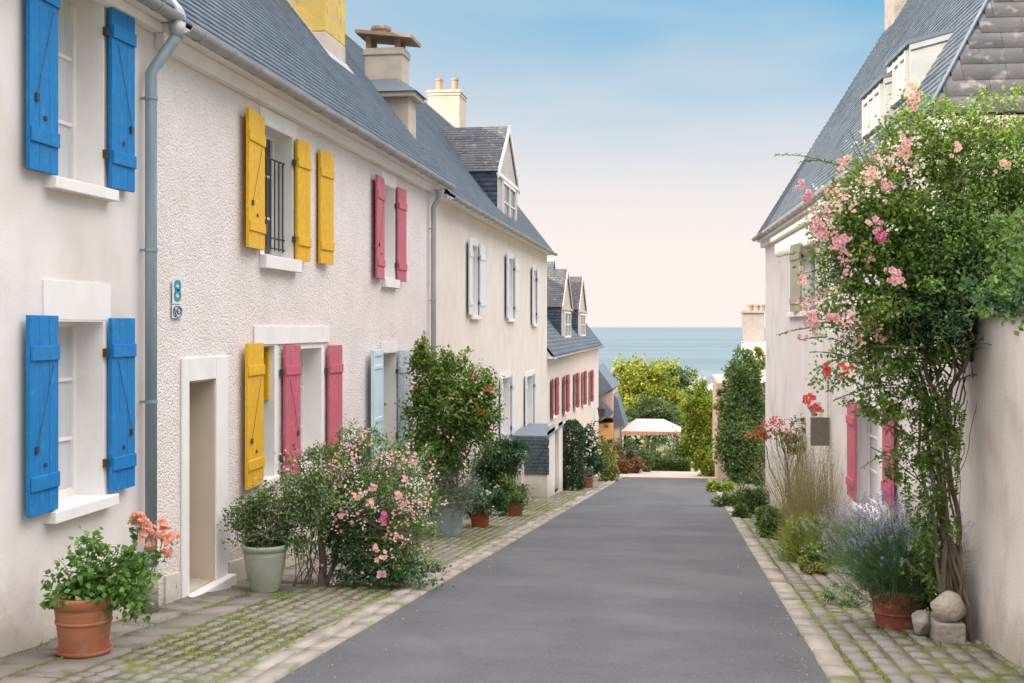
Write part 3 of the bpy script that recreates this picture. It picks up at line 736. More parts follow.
# ---- annex with the slate-hung end and its little gate pier
fa = Fr(-3.72, 0, 0, 1, 1, 0)
uN, uF = 32.6, 36.7
AX = thing('lean_to_annex', 'small cream annex with a dark slate-hung end, in front of the cream house', 'annex', (-4.2, 34, gz(34)))
zt = fa.Z(548, 443)
b = MB(); dA = (uN+1.9, uN+2.9, gz(uN+2.4)+.08, gz(uN+2.4)+2.02)
us = [uN, dA[0], dA[1], uF]; zs = [-6.5, dA[2], dA[3], zt+.18]
for i in range(3):
    for j in range(3):
        if i == 1 and j == 1: continue
        b.quad(fa.p(us[i], 0, zs[j]), fa.p(us[i+1], 0, zs[j]), fa.p(us[i+1], 0, zs[j+1]), fa.p(us[i], 0, zs[j+1]))
for (n0, n1, uu) in ((0, -1.07, uN), (0, -1.07, uF)): b.quad(fa.p(uu, n0, -6.5), fa.p(uu, n1, -6.5), fa.p(uu, n1, zt+.18), fa.p(uu, n0, zt+.18))
b.quad(fa.p(uN, 0, zt+.18), fa.p(uF, 0, zt+.18), fa.p(uF, -1.07, zt+.18), fa.p(uN, -1.07, zt+.18))
b.box(fa, dA[0]+.003, dA[0]+.012, -.2, -.003, dA[2], dA[3]); b.box(fa, dA[1]-.012, dA[1]-.003, -.2, -.003, dA[2], dA[3])
build('wall', b, M_cream, AX)
dr = build('door', MB().box(fa, dA[0]-.02, dA[1]+.02, -.22, -.18, dA[2]-.05, dA[3]+.02), M_tan, AX)
build('panel', MB().box(fa, dA[0]+.1, dA[1]-.1, -.179, -.165, dA[2]+.15, dA[2]+.9).box(fa, dA[0]+.1, dA[1]-.1, -.179, -.165, dA[2]+1.05, dA[3]-.15), M_tan, dr)
zs0 = fa.Z(548, 474)
V, Q = slates(fa.p(uN-.02, -.95, zs0), np.array([1.,0,0]), np.array([0,0,1.]), np.array([0,-1.,0]), 1.0, zt+.15-zs0, .13, .10, lift=.03)
npbuild('slate_hanging', V, Q, M_slate, AX)
build('coping', MB().box(fa, uN-.06, uF+.05, -1.06, .05, zt+.182, zt+.21), M_slate, AX)
gp = thing('gate_pier', 'short rendered pier with a stone cap beside the slate-hung annex', 'pier', (-4.15, 29.6, gz(29.6)))
build('shaft', MB().wbox(-4.45, -4.0, 29.4, 29.9, gz(29.6)-.3, gz(29.6)+1.18), M_chim, gp, bevel=.02)
build('cap', MB().wbox(-4.52, -3.93, 29.33, 29.97, gz(29.6)+1.182, gz(29.6)+1.27), M_stone, gp, bevel=.02)

# ---- house D: dark red shutters
uD2 = LW.U(598.5)
D = thing('terraced_house', 'lower house with rows of dark red shutters and steep gabled dormers', 'house', (-4.8, 55, gz(55)), 'terraced houses down the left side')
eD = -1.02
dwx = [(553, 379, 417), (564.5, 376, 413.5), (575, 374, 409), (582.8, 372, 406), (590, 371, 403)]
dh = []
for (x, yt, yb) in dwx:
    u = LW.U(x); hw = .42
    dh.append((u-hw, u+hw, LW.Z(x, yb)+.02, LW.Z(x, yt)-.02))
build('wall', wall_mesh(LW, uC2+.002, uD2, eD, gz, dh, step=5), M_pink, D)
for h in dh:
    window(D, LW, *h, border=0, lintel=0, sill=True, depth=.2, pane=M_glass)
    for sd in (-1, 1):
        shutter(D, LW, h[0]-.02 if sd < 0 else h[1]+.02, sd, .62, h[2], h[3]+.05, M_red, 4, rod=False, hinge=False)
gable_roof(D, LW, uC2+.02, uD2+.12, .24, eD, 1.28, 3.3, w=.30, e=.18)
mb = MB(); gable_tri(mb, LW, uD2-.02, .24, eD, 1.28, 3.3); gable_tri(mb, LW, uC2+.04, .24, eD, 1.28, 3.3); build('gable', mb, M_pink, D)
gutter(D, LW, uC2+.02, uD2+.12, .30, eD-.05, r=.07)
build('cornice', MB().box(LW, uC2+.02, uD2-.01, .002, .20, eD-.10, eD-.02), M_trim, D)
dormer_gable(D, LW, 49.2, 53.8, -.25, -.75, .82, 2.5, .04, -3.3, M_greyf, M_slate, wz=(-.4,.6), m_roof=M_slateold, fl=M_chim)
dormer_gable(D, LW, 57.0, 61.6, -.25, -.75, .82, 2.5, .04, -3.3, M_greyf, M_slate, wz=(-.4,.6), m_roof=M_slateold, fl=M_chim)
cg = gable_roof(D, Fr(-8.2, 54.4, -1, 0, 0, -1), -2.0, 3.2, 0, -.6, 1.28, 3.0, w=.3, e=.18, rlabel='steep cross roof behind the dormers')

# wall lantern on D
q = LW.hit(594.5, 412); la = thing('wall_lantern', 'small black lantern on a bracket on the red-shuttered house', 'lantern', LW.p(q[0], .3, q[1]))
build('bracket', MB().tube([LW.p(q[0], 0, q[1]-.5), LW.p(q[0], .25, q[1]-.5), LW.p(q[0], .38, q[1]-.25)], .03, 6), M_iron, la)
build('lamp_body', MB().lathe(LW.p(q[0], .38, q[1]-.25), [(.05,0),(.16,.02),(.22,.42),(.26,.44),(.08,.6),(.001,.62)], 6), M_iron, la)

# ---- small house E below, orange gable with lower slate roofs
E = thing('small_house', 'low house with an orange rendered gable and dark slate roofs below the red-shuttered house', 'house', (-4.4, 72, gz(72)))
def at(px, py, Y): return at_y(px, py, Y)
Ye = 70.0
def px2x(px, Y): return at_y(px, 400, Y).x
zz = lambda py, Y, px=605: at_y(px, py, Y).z
xa, xb = -6.6, px2x(612.5, Ye)
build('wall', MB().wbox(xa, xb, Ye, Ye+6, gz(Ye)-.6, zz(424, Ye)), M_orange, E)
# lower roof: steep slope falling to the right in front
r_ = MB(); zlo = zz(416, Ye); zhi = zz(387, Ye)
mk = lambda pts, th: MB().add([p for p in pts]+[(p[0], p[1]+th, p[2]) for p in pts], [tuple(range(len(pts))), tuple(range(2*len(pts)-1, len(pts)-1, -1))]+[(i, (i+1) % len(pts), (i+1) % len(pts)+len(pts), i+len(pts)) for i in range(len(pts))])
def P_(px, py, Y): v = at_y(px, py, Y); return (v.x, v.y, v.z)
build('gable', mk([P_(580, 424, Ye), P_(612.5, 416, Ye), P_(612.5, 391, Ye), P_(597, 396, Ye), P_(580, 396, Ye)], 5.8), M_salmon, E)
build('roof', mk([P_(575, 352, Ye-.3), P_(596, 366, Ye-.3), P_(613, 389, Ye-.3), P_(597, 397, Ye-.3), P_(575, 400, Ye-.3)], 6.6), M_slate, E, label='upper slate roof')
build('roof', mk([P_(575, 392, Ye-.6), P_(597, 396.5, Ye-.6), P_(612.5, 411, Ye-.6), P_(613, 414, Ye-.6), P_(597, 423, Ye-.6), P_(575, 427, Ye-.6)], .55), M_slate, E, label='lower slate roof over the orange wall')
build('side_roof', mk([P_(612.6, 393, Ye+1), P_(617, 398, Ye+1), P_(625, 426, Ye+1), P_(612.6, 427, Ye+1)], 3.5), M_slate, E)
build('side_wall', MB().wbox(xb+.003, px2x(620, Ye+1.2), Ye+1.2, Ye+4.3, gz(Ye)-.6, zz(426.5, Ye+1.2)), M_cream, E)
build('wall_plaque', MB().wbox(px2x(606, Ye)-.12, px2x(606, Ye)+.12, Ye-.04, Ye-.002, zz(425.5, Ye)-.12, zz(425.5, Ye)+.05), M_clay2, E)

# ---- right house
nO = Vector((2.50, 12.2)); fO = Vector((1.80, 27.7)); LR = (fO-nO).length; du = (fO-nO)/LR
RW = Fr(nO.x, nO.y, du.x, du.y, -du.y, du.x)
Rr = thing('detached_house', 'large white house on the right with a steep slate roof, white dormers and pink shutters', 'house', (2.3, 20, gz(20)))
eR = 2.05; pR = 1.62; hfR = 3.5; neR = .20
def gzR(u): return gz(RW.p(u, 0, 0)[1])
rw = [hole(RW, 816, 790.5, 803, 246, 803, 312), hole(RW, 880.5, 857, 870, 405, 870, 512)]
for i, h in enumerate(rw): rw[i] = (min(h[0], h[1]), max(h[0], h[1]), h[2], h[3])
build('wall', wall_mesh(RW, 0, LR, eR, gzR, rw, width=2*hfR-.35), M_rwall, Rr)
window(Rr, RW, *rw[0], border=.10, lintel=.15, pane=M_curtain, sillout=.07)
window(Rr, RW, *rw[1], border=.12, lintel=.2, pane=M_curtain, sillout=.07, depth=.16)
sh(RW, Rr, 800.5, 790.5, 795, 245, 312, mat('olive shutter', (.36,.34,.24), (.42,.40,.30), 5, .7, .2, 30), 1, rod=False, label='olive grey shutter')
sh(RW, Rr, 855, 847.5, 851, 402, 497, M_rose, 1, rod=False, ang=1, hinge=False, label='pink shutter right of the plaque')
sh(RW, Rr, 892, 883, 887, 405, 503, M_rose, -1, rod=False, ang=1, hinge=False, label='pink shutter beside the rose')
build('sliver', MB(), None) if False else None
# roof: street slope clipped by the hip
U, Nn = v3(RW); s = nrm(-Nn+np.array([0,0,pR])); nn = nrm(Nn*pR+np.array([0,0,1.]))
k_ = 1/math.sqrt(1+pR*pR); SLr = hfR/k_
V, Q = slates(RW.p(-neR, neR, eR), U, s, nn, LR+neR+.12, SLr, .20, .115, lambda b: (b*k_, 1e9))
rf = npbuild('roof', V, Q, M_slate, Rr)
und = MB(); zr = eR+hfR*pR; k0 = -.006
A0 = RW.p(-neR, neR, eR+k0); A1 = RW.p(-neR+hfR, neR-hfR, zr+k0); A2 = RW.p(-neR, neR-2*hfR, eR+k0); B0 = RW.p(LR+.12, neR, eR+k0); B1 = RW.p(LR+.12, neR-hfR, zr+k0); B2 = RW.p(LR+.12, neR-2*hfR, eR+k0)
und.quad(A0, B0, B1, A1); und.quad(A0, A1, A2); und.quad(A2, A1, B1, B2); und.quad(B0, B1, B2)
build('underlay', und, M_slateund, rf)
s2 = nrm(U+np.array([0,0,pR])); n2 = nrm(-U*pR+np.array([0,0,1.]))
V, Q = slates(RW.p(-neR, neR, eR), -Nn, s2, n2, 2*hfR, SLr, .42, .21, lambda b: (b*k_, 2*hfR-b*k_), lift=.011)
npbuild('hip_end', V, Q, M_slateold, Rr, label='near roof hip of big weathered slates')
hp = MB().tube([RW.p(-neR, neR, eR+.03), RW.p(-neR+hfR, neR-hfR, zr+.03)], .018, 6)
build('hip_flashing', hp, M_slate, rf)
build('verge', MB().hexa([tuple(np.array(RW.p(LR+.12, n_, z_))+np.array([0,0,dz])+U*a) for (n_, z_) in ((neR, eR), (neR-hfR, zr)) for a in (-.02,.03) for dz in (-.10,.02)]), M_lead, rf)
gb = MB(); gb.quad(RW.p(LR-.002, neR-.1, eR-.1), RW.p(LR-.002, neR-hfR, zr-.08), RW.p(LR-.002, neR-2*hfR+.1, eR-.1)); build('gable', gb, M_rwall, Rr)
build('fascia', MB().box(RW, -neR+.01, LR+.10, .002, neR-.02, eR-.13, eR-.015).box(RW, -neR+.01, LR+.1, .002, .10, eR-.26, eR-.132), M_trim, Rr, bevel=.008)
build('end_fascia', MB().hexa([RW.p(u, n_, z) for u in (-neR+.02, -.002) for n_ in (neR-.03, neR-2*hfR+.1) for z in (eR-.14, eR-.02)]), M_chim, Rr)
gutter(Rr, RW, -neR, LR+.12, neR+.04, eR-.045, r=.06)
chimney('chimney', Rr, 4.36, 5.3, 26.2, 27.4, 5.6, 9.4, M_stone)
# shed dormers
def shed(px_n, py_tn, py_bn, px_f, py_bf, mfront, label, glass, nfix=None):
    Pn = Vector(RW.p(0, neR, eR)); N3 = Vector(nn)
    a = hit_plane(px_n, py_bn, Pn, N3); b = hit_plane(px_f, py_bf, Pn, N3)
    def loc(w): return ((w.x-RW.o[0])*RW.u[0]+(w.y-RW.o[1])*RW.u[1], (w.x-RW.o[0])*RW.n[0]+(w.y-RW.o[1])*RW.n[1])
    ua, na = loc(a); ub, nb = loc(b); nf = .35*nfix+.65*(na+nb)/2 if nfix is not None else (na+nb)/2; print('shed', na, nb, nfix); zb = eR+(neR-nf)*pR
    ua = RW.U(px_n, nf); ub = RW.U(px_f, nf); zt = RW.Z(px_n, py_tn, nf)
    pt = .26; dn = (zt-zb)/(pR-pt); zback = zt+dn*pt
    P = [(nf, zb), (nf, zt), (nf-dn, zback)]
    m = MB().add([RW.p(ua, *q) for q in P]+[RW.p(ub, *q) for q in P], [(0,1,2), (5,4,3), (0,3,4,1), (1,4,5,2)])
    d = build('dormer', m, mfront, Rr, label=label)
    # roof sheet with overhang
    r = MB().hexa([RW.p(u, n_, z_+dz) for u in (ua-.03, ub+.03) for (n_, z_) in ((nf+.05, zt-.05*pt), (nf-dn, zback)) for dz in (.004, .05)])
    build('dormer_roof', r, M_slate, d)
    build('bargeboard', MB().hexa([RW.p(u, n_, z_+dz) for u in (ua-.02, ua-.003) for (n_, z_) in ((nf+.02, zt), (nf-dn, zback)) for dz in (-.07, .003)]), M_weath, d)
    w0, w1 = ua+.12, ub-.12; z0, z1 = zb+.12, zt-.10
    g = build('window', MB().box(RW, w0, w1, nf+.002, nf+.012, z0, z1), glass, d)
    f = MB(); 
    for q in range(4): uu = w0-.03+(w1-w0+.0)*q/3; f.box(RW, uu, uu+.06, nf+.003, nf+.045, z0-.05, z1+.05)
    f.box(RW, w0+.031, w1-.031, nf+.004, nf+.04, z1-.02, z1+.04); f.box(RW, w0+.031, w1-.031, nf+.004, nf+.06, z0-.04, z0+.02)
    build('window_frame', f, M_weath, d)
    return ua, ub, nf, zb, zt
s2r = shed(885, 78, 131, 864, 145, M_weath, 'far white shed dormer', M_curtain)
shed(911, 44, 98, 889, 114, M_weath, 'near white shed dormer', M_curtain, nfix=s2r[2])
# notice box, conduit and small lamp on the wall
Yp = RW.p(RW.U(830.5), 0, 0)[1]
v0, v1 = at_y(810.5, 445.5, Yp), at_y(829.5, 418.5, Yp)
nb = thing('projecting_plate', 'square grey-brown metal plate standing out from the white wall on a thin bracket', 'plate', ((v0.x+v1.x)/2, Yp, v0.z))
build('plate', MB().wbox(v0.x, v1.x, Yp-.02, Yp+.02, v0.z, v1.z), M_box, nb, bevel=.006)
build('rim', MB().wbox(v0.x-.008, v1.x+.008, Yp-.012, Yp+.012, v1.z+.001, v1.z+.014), M_iron, nb)
build('bracket', MB().wbox(v1.x-.03, v1.x-.018, Yp-.006, Yp+.006, v1.z+.015, v1.z+.62).wbox(v1.x-.03, v1.x+.09, Yp-.006, Yp+.006, v1.z+.621, v1.z+.635), M_pipe2, nb)
ql = RW.hit(814.5, 409, .1)
lm = thing('wall_lamp', 'small grey lamp cup above the projecting plate on the white wall', 'lamp', RW.p(ql[0], .1, ql[1]))
build('arm', MB().tube([RW.p(ql[0], 0, ql[1]+.10), RW.p(ql[0], .11, ql[1]+.10)], .012, 6), M_pipe2, lm)
build('lamp_cup', MB().lathe(RW.p(ql[0], .12, ql[1]-.12), [(.001,0),(.03,.0),(.04,.06),(.10,.16),(.10,.20),(.001,.2)], 14), M_pipe2, lm)
uc_ = RW.U(861, .02)
pc = build('conduit_pipe', MB().tube([RW.p(uc_, .045, RW.Z(861, 400, .02)), RW.p(uc_, .045, gzR(uc_)+.05)], .010, 8), M_pipe2)
setp(pc, label='thin grey conduit running down the white wall beside its lower window', category='pipe')
uc_ = RW.U(763.6, .02)

# ---- garden wall on the right, nearest
gw = thing('garden_wall', 'tall pale rendered garden wall at the right edge with a faint rusty streak', 'wall', (2.5, 8, gz(8)))
w_ = MB(); w_.hexa([(x, y, z) for x in (2.38, 2.70) for y in (3.0, 11.75) for z in (gz(y)-.5, .08)])
w_.v = [(x, y, (gz(y)-.5 if z < 0 else .08)) for (x, y, z) in w_.v]
build('wall', w_, M_gwall, gw, recalc=True)
cpw = MB(); yy = 3.0
while yy < 11.7: cpw.wbox(2.33, 2.75, yy+.003, min(yy+.6, 11.78), .081, .14); yy += .6
build('coping', cpw, M_stone, gw, bevel=.01)

# ---- far building on the right
F = thing('garden_building', 'pale building with a stubby tapering chimney beyond the big white house, overgrown by climbers', 'building', (2.6, 54, gz(54)))
Yf = 50.0
x0 = at_y(717.5, 400, Yf).x
build('wall', MB().wbox(x0, x0+6, Yf, Yf+9, gz(Yf)-.8, at_y(725, 383, Yf).z), M_salmon, F)
xr_ = at_y(748, 380, Yf+3).x
build('upper_wall', MB().wbox(xr_, xr_+5, Yf+3, Yf+9, gz(Yf)-.8, at_y(750, 343, Yf+3).z), M_cream, F)
Y_ = 54.5
c_ = mk([P_(742.5, 313, Y_), P_(764, 312, Y_), P_(764, 350, Y_), P_(750, 348, Y_), P_(748, 342, Y_), P_(744, 342, Y_)], 1.1)
cf = build('chimney', c_, M_ridge, F)
build('cap', MB().wbox(at_y(741.5, 312, Y_).x, at_y(766, 312, Y_).x, Y_-.1, Y_+1.2, at_y(750, 312.8, Y_).z, at_y(750, 310.5, Y_).z), M_stone, cf)
for px in (750, 756.5, 762):
    v = at_y(px, 311, Y_+.5); build('chimney_pot', MB().lathe((v.x, v.y, v.z-.05), [(.001,0),(.14,0),(.13,.26),(.17,.28),(.17,.34),(.001,.34)], 12), M_pot, cf)
# ================================================================== ground
def sheet(name, xs, ys, zf, m, kind='structure'):
    mb = MB(); nx = len(xs)
    mb.v = [(x, y, zf(x, y)) for y in ys for x in xs]
    mb.f = [(j*nx+i, j*nx+i+1, (j+1)*nx+i+1, (j+1)*nx+i) for j in range(len(ys)-1) for i in range(nx-1)]
    return build(name, mb, m, kind=kind)
XR0, XR1 = -2.63, .952
sheet('terrain', [-900, -300, -100, -40, -15, -4.7, 2.3, 15, 40, 100, 300, 900], [-60, -20, 0, 20, 40, 55, 62, 70, 80, 100, 120, 150, 180, 210, 240, 260, 280, 292, 300], lambda x, y: gz(y)-.06-(.9 if y > 295 else 0), M_terrain)
sheet('beach', [-900, -300, -60, 60, 300, 900], [262, 280, 292, 335], lambda x, y: {262: -13.9, 280: -14.05, 292: -14.1, 335: -15.2}[y], M_beach)
ys = list(np.arange(-6, 52.1, 2.0))
sheet('road', [XR0, -1.7, -.85, 0, XR1], ys, lambda x, y: gz(y)+.0+.02*math.cos((x+.84)/1.8*1.5), M_asphalt)
sheet('square_paving', [-12, -4, 0, 4, 10], [52.0, 55, 58, 62, 66, 72], lambda x, y: gz(y)+.012, M_plaza)

def setts(rects, jit=.006, h=.05, chf=.012):
    """rects: list of (x0,x1,y0,y1,z) -> bevelled stones that follow the slope"""
    R_ = np.array(rects); n = len(R_); V = np.zeros((n, 8, 3))
    x0, x1, y0, y1, z = R_.T
    tx = rng.uniform(-.016, .016, n)*1.0; ty = rng.uniform(-.016, .016, n)
    jx = rng.uniform(-chf*.4, chf*.4, (n, 4)); 
    for i, (a, b) in enumerate(((x0, y0), (x1, y0), (x1, y1), (x0, y1))):
        cx = (x0+x1)/2; cy = (y0+y1)/2
        V[:, i, 0] = a+jx[:, i]; V[:, i, 1] = b+jx[:, (i+1) % 4]; V[:, i, 2] = z-SL*b-h
        ia = a+np.sign(cx-a)*chf; ib = b+np.sign(cy-b)*chf
        V[:, i+4, 0] = ia+jx[:, i]; V[:, i+4, 1] = ib+jx[:, (i+1) % 4]; V[:, i+4, 2] = z-SL*ib+tx*(ia-cx)*4+ty*(ib-cy)*4
    base = (np.arange(n)*8)[:, None]
    Q = np.concatenate([base+np.array([q]) for q in ((4,5,6,7),(0,1,5,4),(1,2,6,5),(2,3,7,6),(3,0,4,7))])
    return V.reshape(-1, 3), Q
def rows(x0, x1, y0, y1, w, l, gap=.016, z=-H0+.012, far=None):
    out = []; x = x0; r = 0
    while x < x1-.03:
        ww = min(w*random.uniform(.9, 1.1), x1-x)
        y = y0-random.uniform(0, l)
        while y < y1:
            ll = l*random.uniform(.75, 1.3)
            out.append((x+gap/2, x+ww-gap/2, y+gap/2, y+ll-gap/2, z+random.uniform(-.010, .008)))
            y += ll
        x += ww; r += 1
    return out
# left pavement: kerb band by the road, setts, old slabs by the wall
sheet('left_pavement', [-4.86, -3.7, XR0], ys, lambda x, y: gz(y)+.0, M_joint)
V, Q = setts(rows(XR0-.30, XR0, 2, 52, .15, .62, gap=.008, z=-H0+.022), chf=.006)
npbuild('left_kerb', V, Q, M_kerb, kind='structure')
V, Q = setts(rows(-4.0, XR0-.305, 2, 52, .135, .19, gap=.028), chf=.018)
npbuild('left_setts', V, Q, M_sett, kind='structure')
V, Q = setts(rows(-4.80, -4.0, 2, 52, .40, .62, gap=.02, z=-H0+.014), chf=.015)
npbuild('left_slabs', V, Q, M_slab, kind='structure')
sheet('right_pavement', [XR1, 1.7, 2.55], ys, lambda x, y: gz(y)+.0, M_joint)
V, Q = setts(rows(XR1, XR1+.22, 2, 52, .22, .55, gap=.008, z=-H0+.020), chf=.006)
npbuild('right_kerb', V, Q, M_kerb, kind='structure')
V, Q = setts([r for r in rows(XR1+.225, 2.42, 2, 52, .165, .30, gap=.028)])
npbuild('right_setts', V, Q, M_sett, kind='structure')

# moss tufts along the joints
P = []
for (xa_, xb_, n_, w_) in ((-4.0, XR0-.3, 60000, .135), (XR1+.225, 2.36, 34000, .165), (-4.75, -3.9, 12000, .40)):
    y = 5+rng.uniform(0, 1, n_)**1.6*32; x = rng.uniform(xa_, xb_, n_)
    f = np.sin(x*3.1+y*1.3)+np.sin(x*1.7-y*2.1+1)+np.sin(y*.9+x*5)*.7+rng.normal(size=n_)*.5
    k = f > .15; x, y = x[k], y[k]
    if True:
        lane = np.round((x-xa_)/w_)*w_+xa_; x = lane+rng.normal(size=len(x))*.014
    P.append(np.stack([x, y, -H0-SL*y+.012], 1))
P = np.concatenate(P); n = len(P)
D_ = unit(rng.normal(size=(n, 3))*np.array([1, 1, .3])+np.array([0, 0, .8]))
V, Q = leaf_geo(P-np.array([0,0,.006]), D_, rdir(n), rng.uniform(.008, .022, n), .7, .1)
o = npbuild('moss', V, Q, M_moss, kind='stuff', label='yellow green moss growing in the joints of the paving', category='moss')
# dry leaves and petals blown against the kerbs
n = 900; sd = rng.uniform(size=n) < .5
x = np.where(sd, XR0+np.abs(rng.normal(size=n))*.22, XR1-np.abs(rng.normal(size=n))*.16); y = 5+rng.uniform(0, 1, n)**1.5*34
P = np.stack([x, y, -H0-SL*y+.026+0*x], 1)
V, Q = leaf_geo(P, unit(rng.normal(size=(n, 3))*np.array([1, 1, .12])), np.array([[0, 0, 1.]])+rdir(n)*.3, rng.uniform(.012, .034, n), .55, .1)
npbuild('leaf_litter', V, Q, leafm('dry litter', [(.20,.13,.06),(.28,.20,.09),(.14,.10,.05),(.24,.22,.08),(.50,.32,.30)]), kind='stuff', label='small dry leaves and petals scattered along both edges of the road', category='leaf litter')
# weeds along the foot of the walls
P = []
for (x_, n_) in ((-4.77, 900), (2.34, 900)):
    y = rng.uniform(6, 26, n_); k = (np.sin(y*2.3)+np.sin(y*5.1+1)) > .2; y = y[k]
    P.append(np.stack([x_+rng.normal(size=len(y))*.03, y, -H0-SL*y+.01], 1))
P = np.concatenate(P); n = len(P)
V, Q = blade_geo(P, rng.normal(size=(n, 3))*.5+np.array([0, 0, 1]), rng.uniform(.03, .10, n), .006, .6, 3)
npbuild('wall_weeds', V, Q, ML_ygrass, kind='stuff', label='thin weeds along the foot of the house walls', category='weeds')

# sea
M_sea = bpy.data.materials.new('sea water'); M_sea.use_nodes = True
nt = M_sea.node_tree; N = nt.nodes; L = nt.links; N.clear()
out = N.new('ShaderNodeOutputMaterial'); bs = N.new('ShaderNodeBsdfPrincipled'); geo = N.new('ShaderNodeNewGeometry')
mp = N.new('ShaderNodeMapping'); mp.inputs['Scale'].default_value = (.0012, .009, 1); L.new(geo.outputs['Position'], mp.inputs[0])
nz = N.new('ShaderNodeTexNoise'); nz.inputs['Scale'].default_value = 1.0; nz.inputs['Detail'].default_value = 7; L.new(mp.outputs[0], nz.inputs['Vector'])
cr = N.new('ShaderNodeValToRGB'); cr.color_ramp.elements[0].position = .38; cr.color_ramp.elements[1].position = .66
cr.color_ramp.elements[0].color = (.075, .115, .135, 1); cr.color_ramp.elements[1].color = (.115, .160, .182, 1)
L.new(nz.outputs['Fac'], cr.inputs[0]); L.new(cr.outputs[0], bs.inputs['Base Color'])
bs.inputs['Roughness'].default_value = .4; bs.inputs['Specular IOR Level'].default_value = .15
mp2 = N.new('ShaderNodeMapping'); mp2.inputs['Scale'].default_value = (.12, .5, 1); L.new(geo.outputs['Position'], mp2.inputs[0])
nz2 = N.new('ShaderNodeTexNoise'); nz2.inputs['Scale'].default_value = 1.0; nz2.inputs['Detail'].default_value = 5; L.new(mp2.outputs[0], nz2.inputs['Vector'])
bp = N.new('ShaderNodeBump'); bp.inputs['Strength'].default_value = .6; bp.inputs['Distance'].default_value = .5; L.new(nz2.outputs['Fac'], bp.inputs['Height']); L.new(bp.outputs[0], bs.inputs['Normal'])
L.new(bs.outputs[0], out.inputs['Surface'])
sheet('sea', [-60000, -8000, -1200, 0, 1200, 8000, 60000], [296, 600, 1500, 5000, 20000, 60000], lambda x, y: -14.4, M_sea)

# rocks on the beach
rk = MB()
for k in range(260):
    x = random.uniform(-14, 40); y = random.uniform(262, 334); r = random.uniform(.25, 1.0)
    rk.add([(x+r*math.cos(a)*random.uniform(.7, 1.2), y+r*math.sin(a)*random.uniform(.7, 1.2), -14.4+.2) for a in (0, 1.2, 2.4, 3.7, 5)]+[(x+random.uniform(-.2, .2), y, -14.2+r*random.uniform(.6, 1.2))],
           [(0,1,5), (1,2,5), (2,3,5), (3,4,5), (4,0,5)])
build('shore_rocks', rk, mat('shore rock', None, cols=[(.16,.15,.14),(.48,.45,.40),(.30,.28,.25),(.58,.55,.50)]), kind='stuff', label='pale rocks scattered along the shore by the water', category='rocks')

# ================================================================== plants
def plant(name, label, cat, base, leafsets, blooms=(), stems=None, parts=(), group=None, stem_mat=None):
    """leafsets: list of (V,Q,mat,partname); stems: MB"""
    t = thing(name, label, cat, base, group)
    for (VQ, m, pn) in leafsets: npbuild(pn, VQ[0], VQ[1], m, t)
    for (VQ, m, pn) in blooms: npbuild(pn, VQ[0], VQ[1], m, t)
    if stems: build('stems', stems, stem_mat or M_bark2, t)
    return t
def potp(t, pos, rt, rb, h, m, rim=.05, saucer=False, bands=(), soilz=.03, waist=0, rimh=None):
    rimh = rimh or h*.16
    pr = [(.001, 0), (rb, 0), (rb*1.02, .01)]
    for k in range(1, 9):
        z = (h-rimh)*k/8; tt = k/8
        r = rb+(rt*.93-rb)*(tt**.85)+waist*math.sin(tt*math.pi); pr.append((r, z))
    pr += [(rt*.93, h-rimh), (rt, h-rimh+.012), (rt+.004, h-.02), (rt, h), (rt*.90, h), (rt*.87, h-.02), (rt*.84, h-soilz-.03)]
    o = build('pot', MB().lathe(pos, pr, 44), m, t, smooth=True)
    for bz in bands: 
        r = rb+(rt*.93-rb)*((bz/(h-rimh))**.85)+waist*math.sin(bz/(h-rimh)*math.pi)
        build('band', MB().lathe((pos[0], pos[1], pos[2]+bz), [(r-.002,-.012),(r+.007,-.008),(r+.008,.006),(r-.002,.012)], 44), m, o, smooth=True)
    build('soil', MB().lathe((pos[0], pos[1], pos[2]+h-soilz-.01), [(rt*.86, 0), (rt*.5, .02), (.001, .03)], 24), M_soil, t)
    if saucer: build('saucer', MB().lathe(pos, [(.001,.004),(rb*1.15,.004),(rb*1.28,.04),(rb*1.22,.04),(rb*1.1,.016),(.001,.016)], 36), m, t, smooth=True)
    return o
def stand(px, py): v = at_ground(px, py); return Vector((v.x, v.y, gz(v.y)+.015))
def pxm(px, py, c): """metres per pixel"""; return c/FP
def lcl(px, py, Y): v = at_y(px, py, Y); return np.array([v.x, v.y, v.z])

# 1 terracotta pot with pelargonium
p1 = stand(84, 655); Y1 = p1.y; mp_ = math.hypot(p1.x, p1.y)*.985/FP
t = thing('potted_pelargonium', 'terracotta pot with a leafy plant and coral pink flowers under the blue-shuttered window', 'potted plant', p1)
potp(t, p1, 29*mp_, 21*mp_, 56*mp_, M_clay, saucer=True, bands=(.24,), rimh=.085)
c = p1+Vector((0, 0, 50*mp_))
def m_(px, py, dy=0): return lcl(px, py, Y1+dy)
sets = []
for (px, py, rx, rz, n_, dy) in ((85, 588, 38, 20, 650, 0), (118, 580, 32, 28, 620, 0), (95, 562, 28, 20, 300, .05), (132, 600, 17, 26, 260, -.03), (60, 588, 17, 20, 130, 0), (142, 562, 18, 16, 200, 0), (92, 542, 8, 7, 45, 0), (138, 530, 5, 14, 36, 0)):
    P, O = blob(m_(px, py, dy), (rx*mp_, rx*mp_*.8, rz*mp_), n_, sig=.20, shell=.2)
    sets.append(leaves_on(P, O, .042, .95, .7, .05, .16))
npbuild('foliage', *merge(*sets), ML_pel, t)
st = MB()
for k in range(26):
    px = random.uniform(52, 140); py = random.uniform(545, 600)
    st.tube(wiggle(np.array(p1)+np.array([random.uniform(-.1,.1), random.uniform(-.1,.1), 52*mp_]), m_(px, py, random.uniform(-.12,.12)), .015, 7), [.006-.0006*i for i in range(7)], 5)
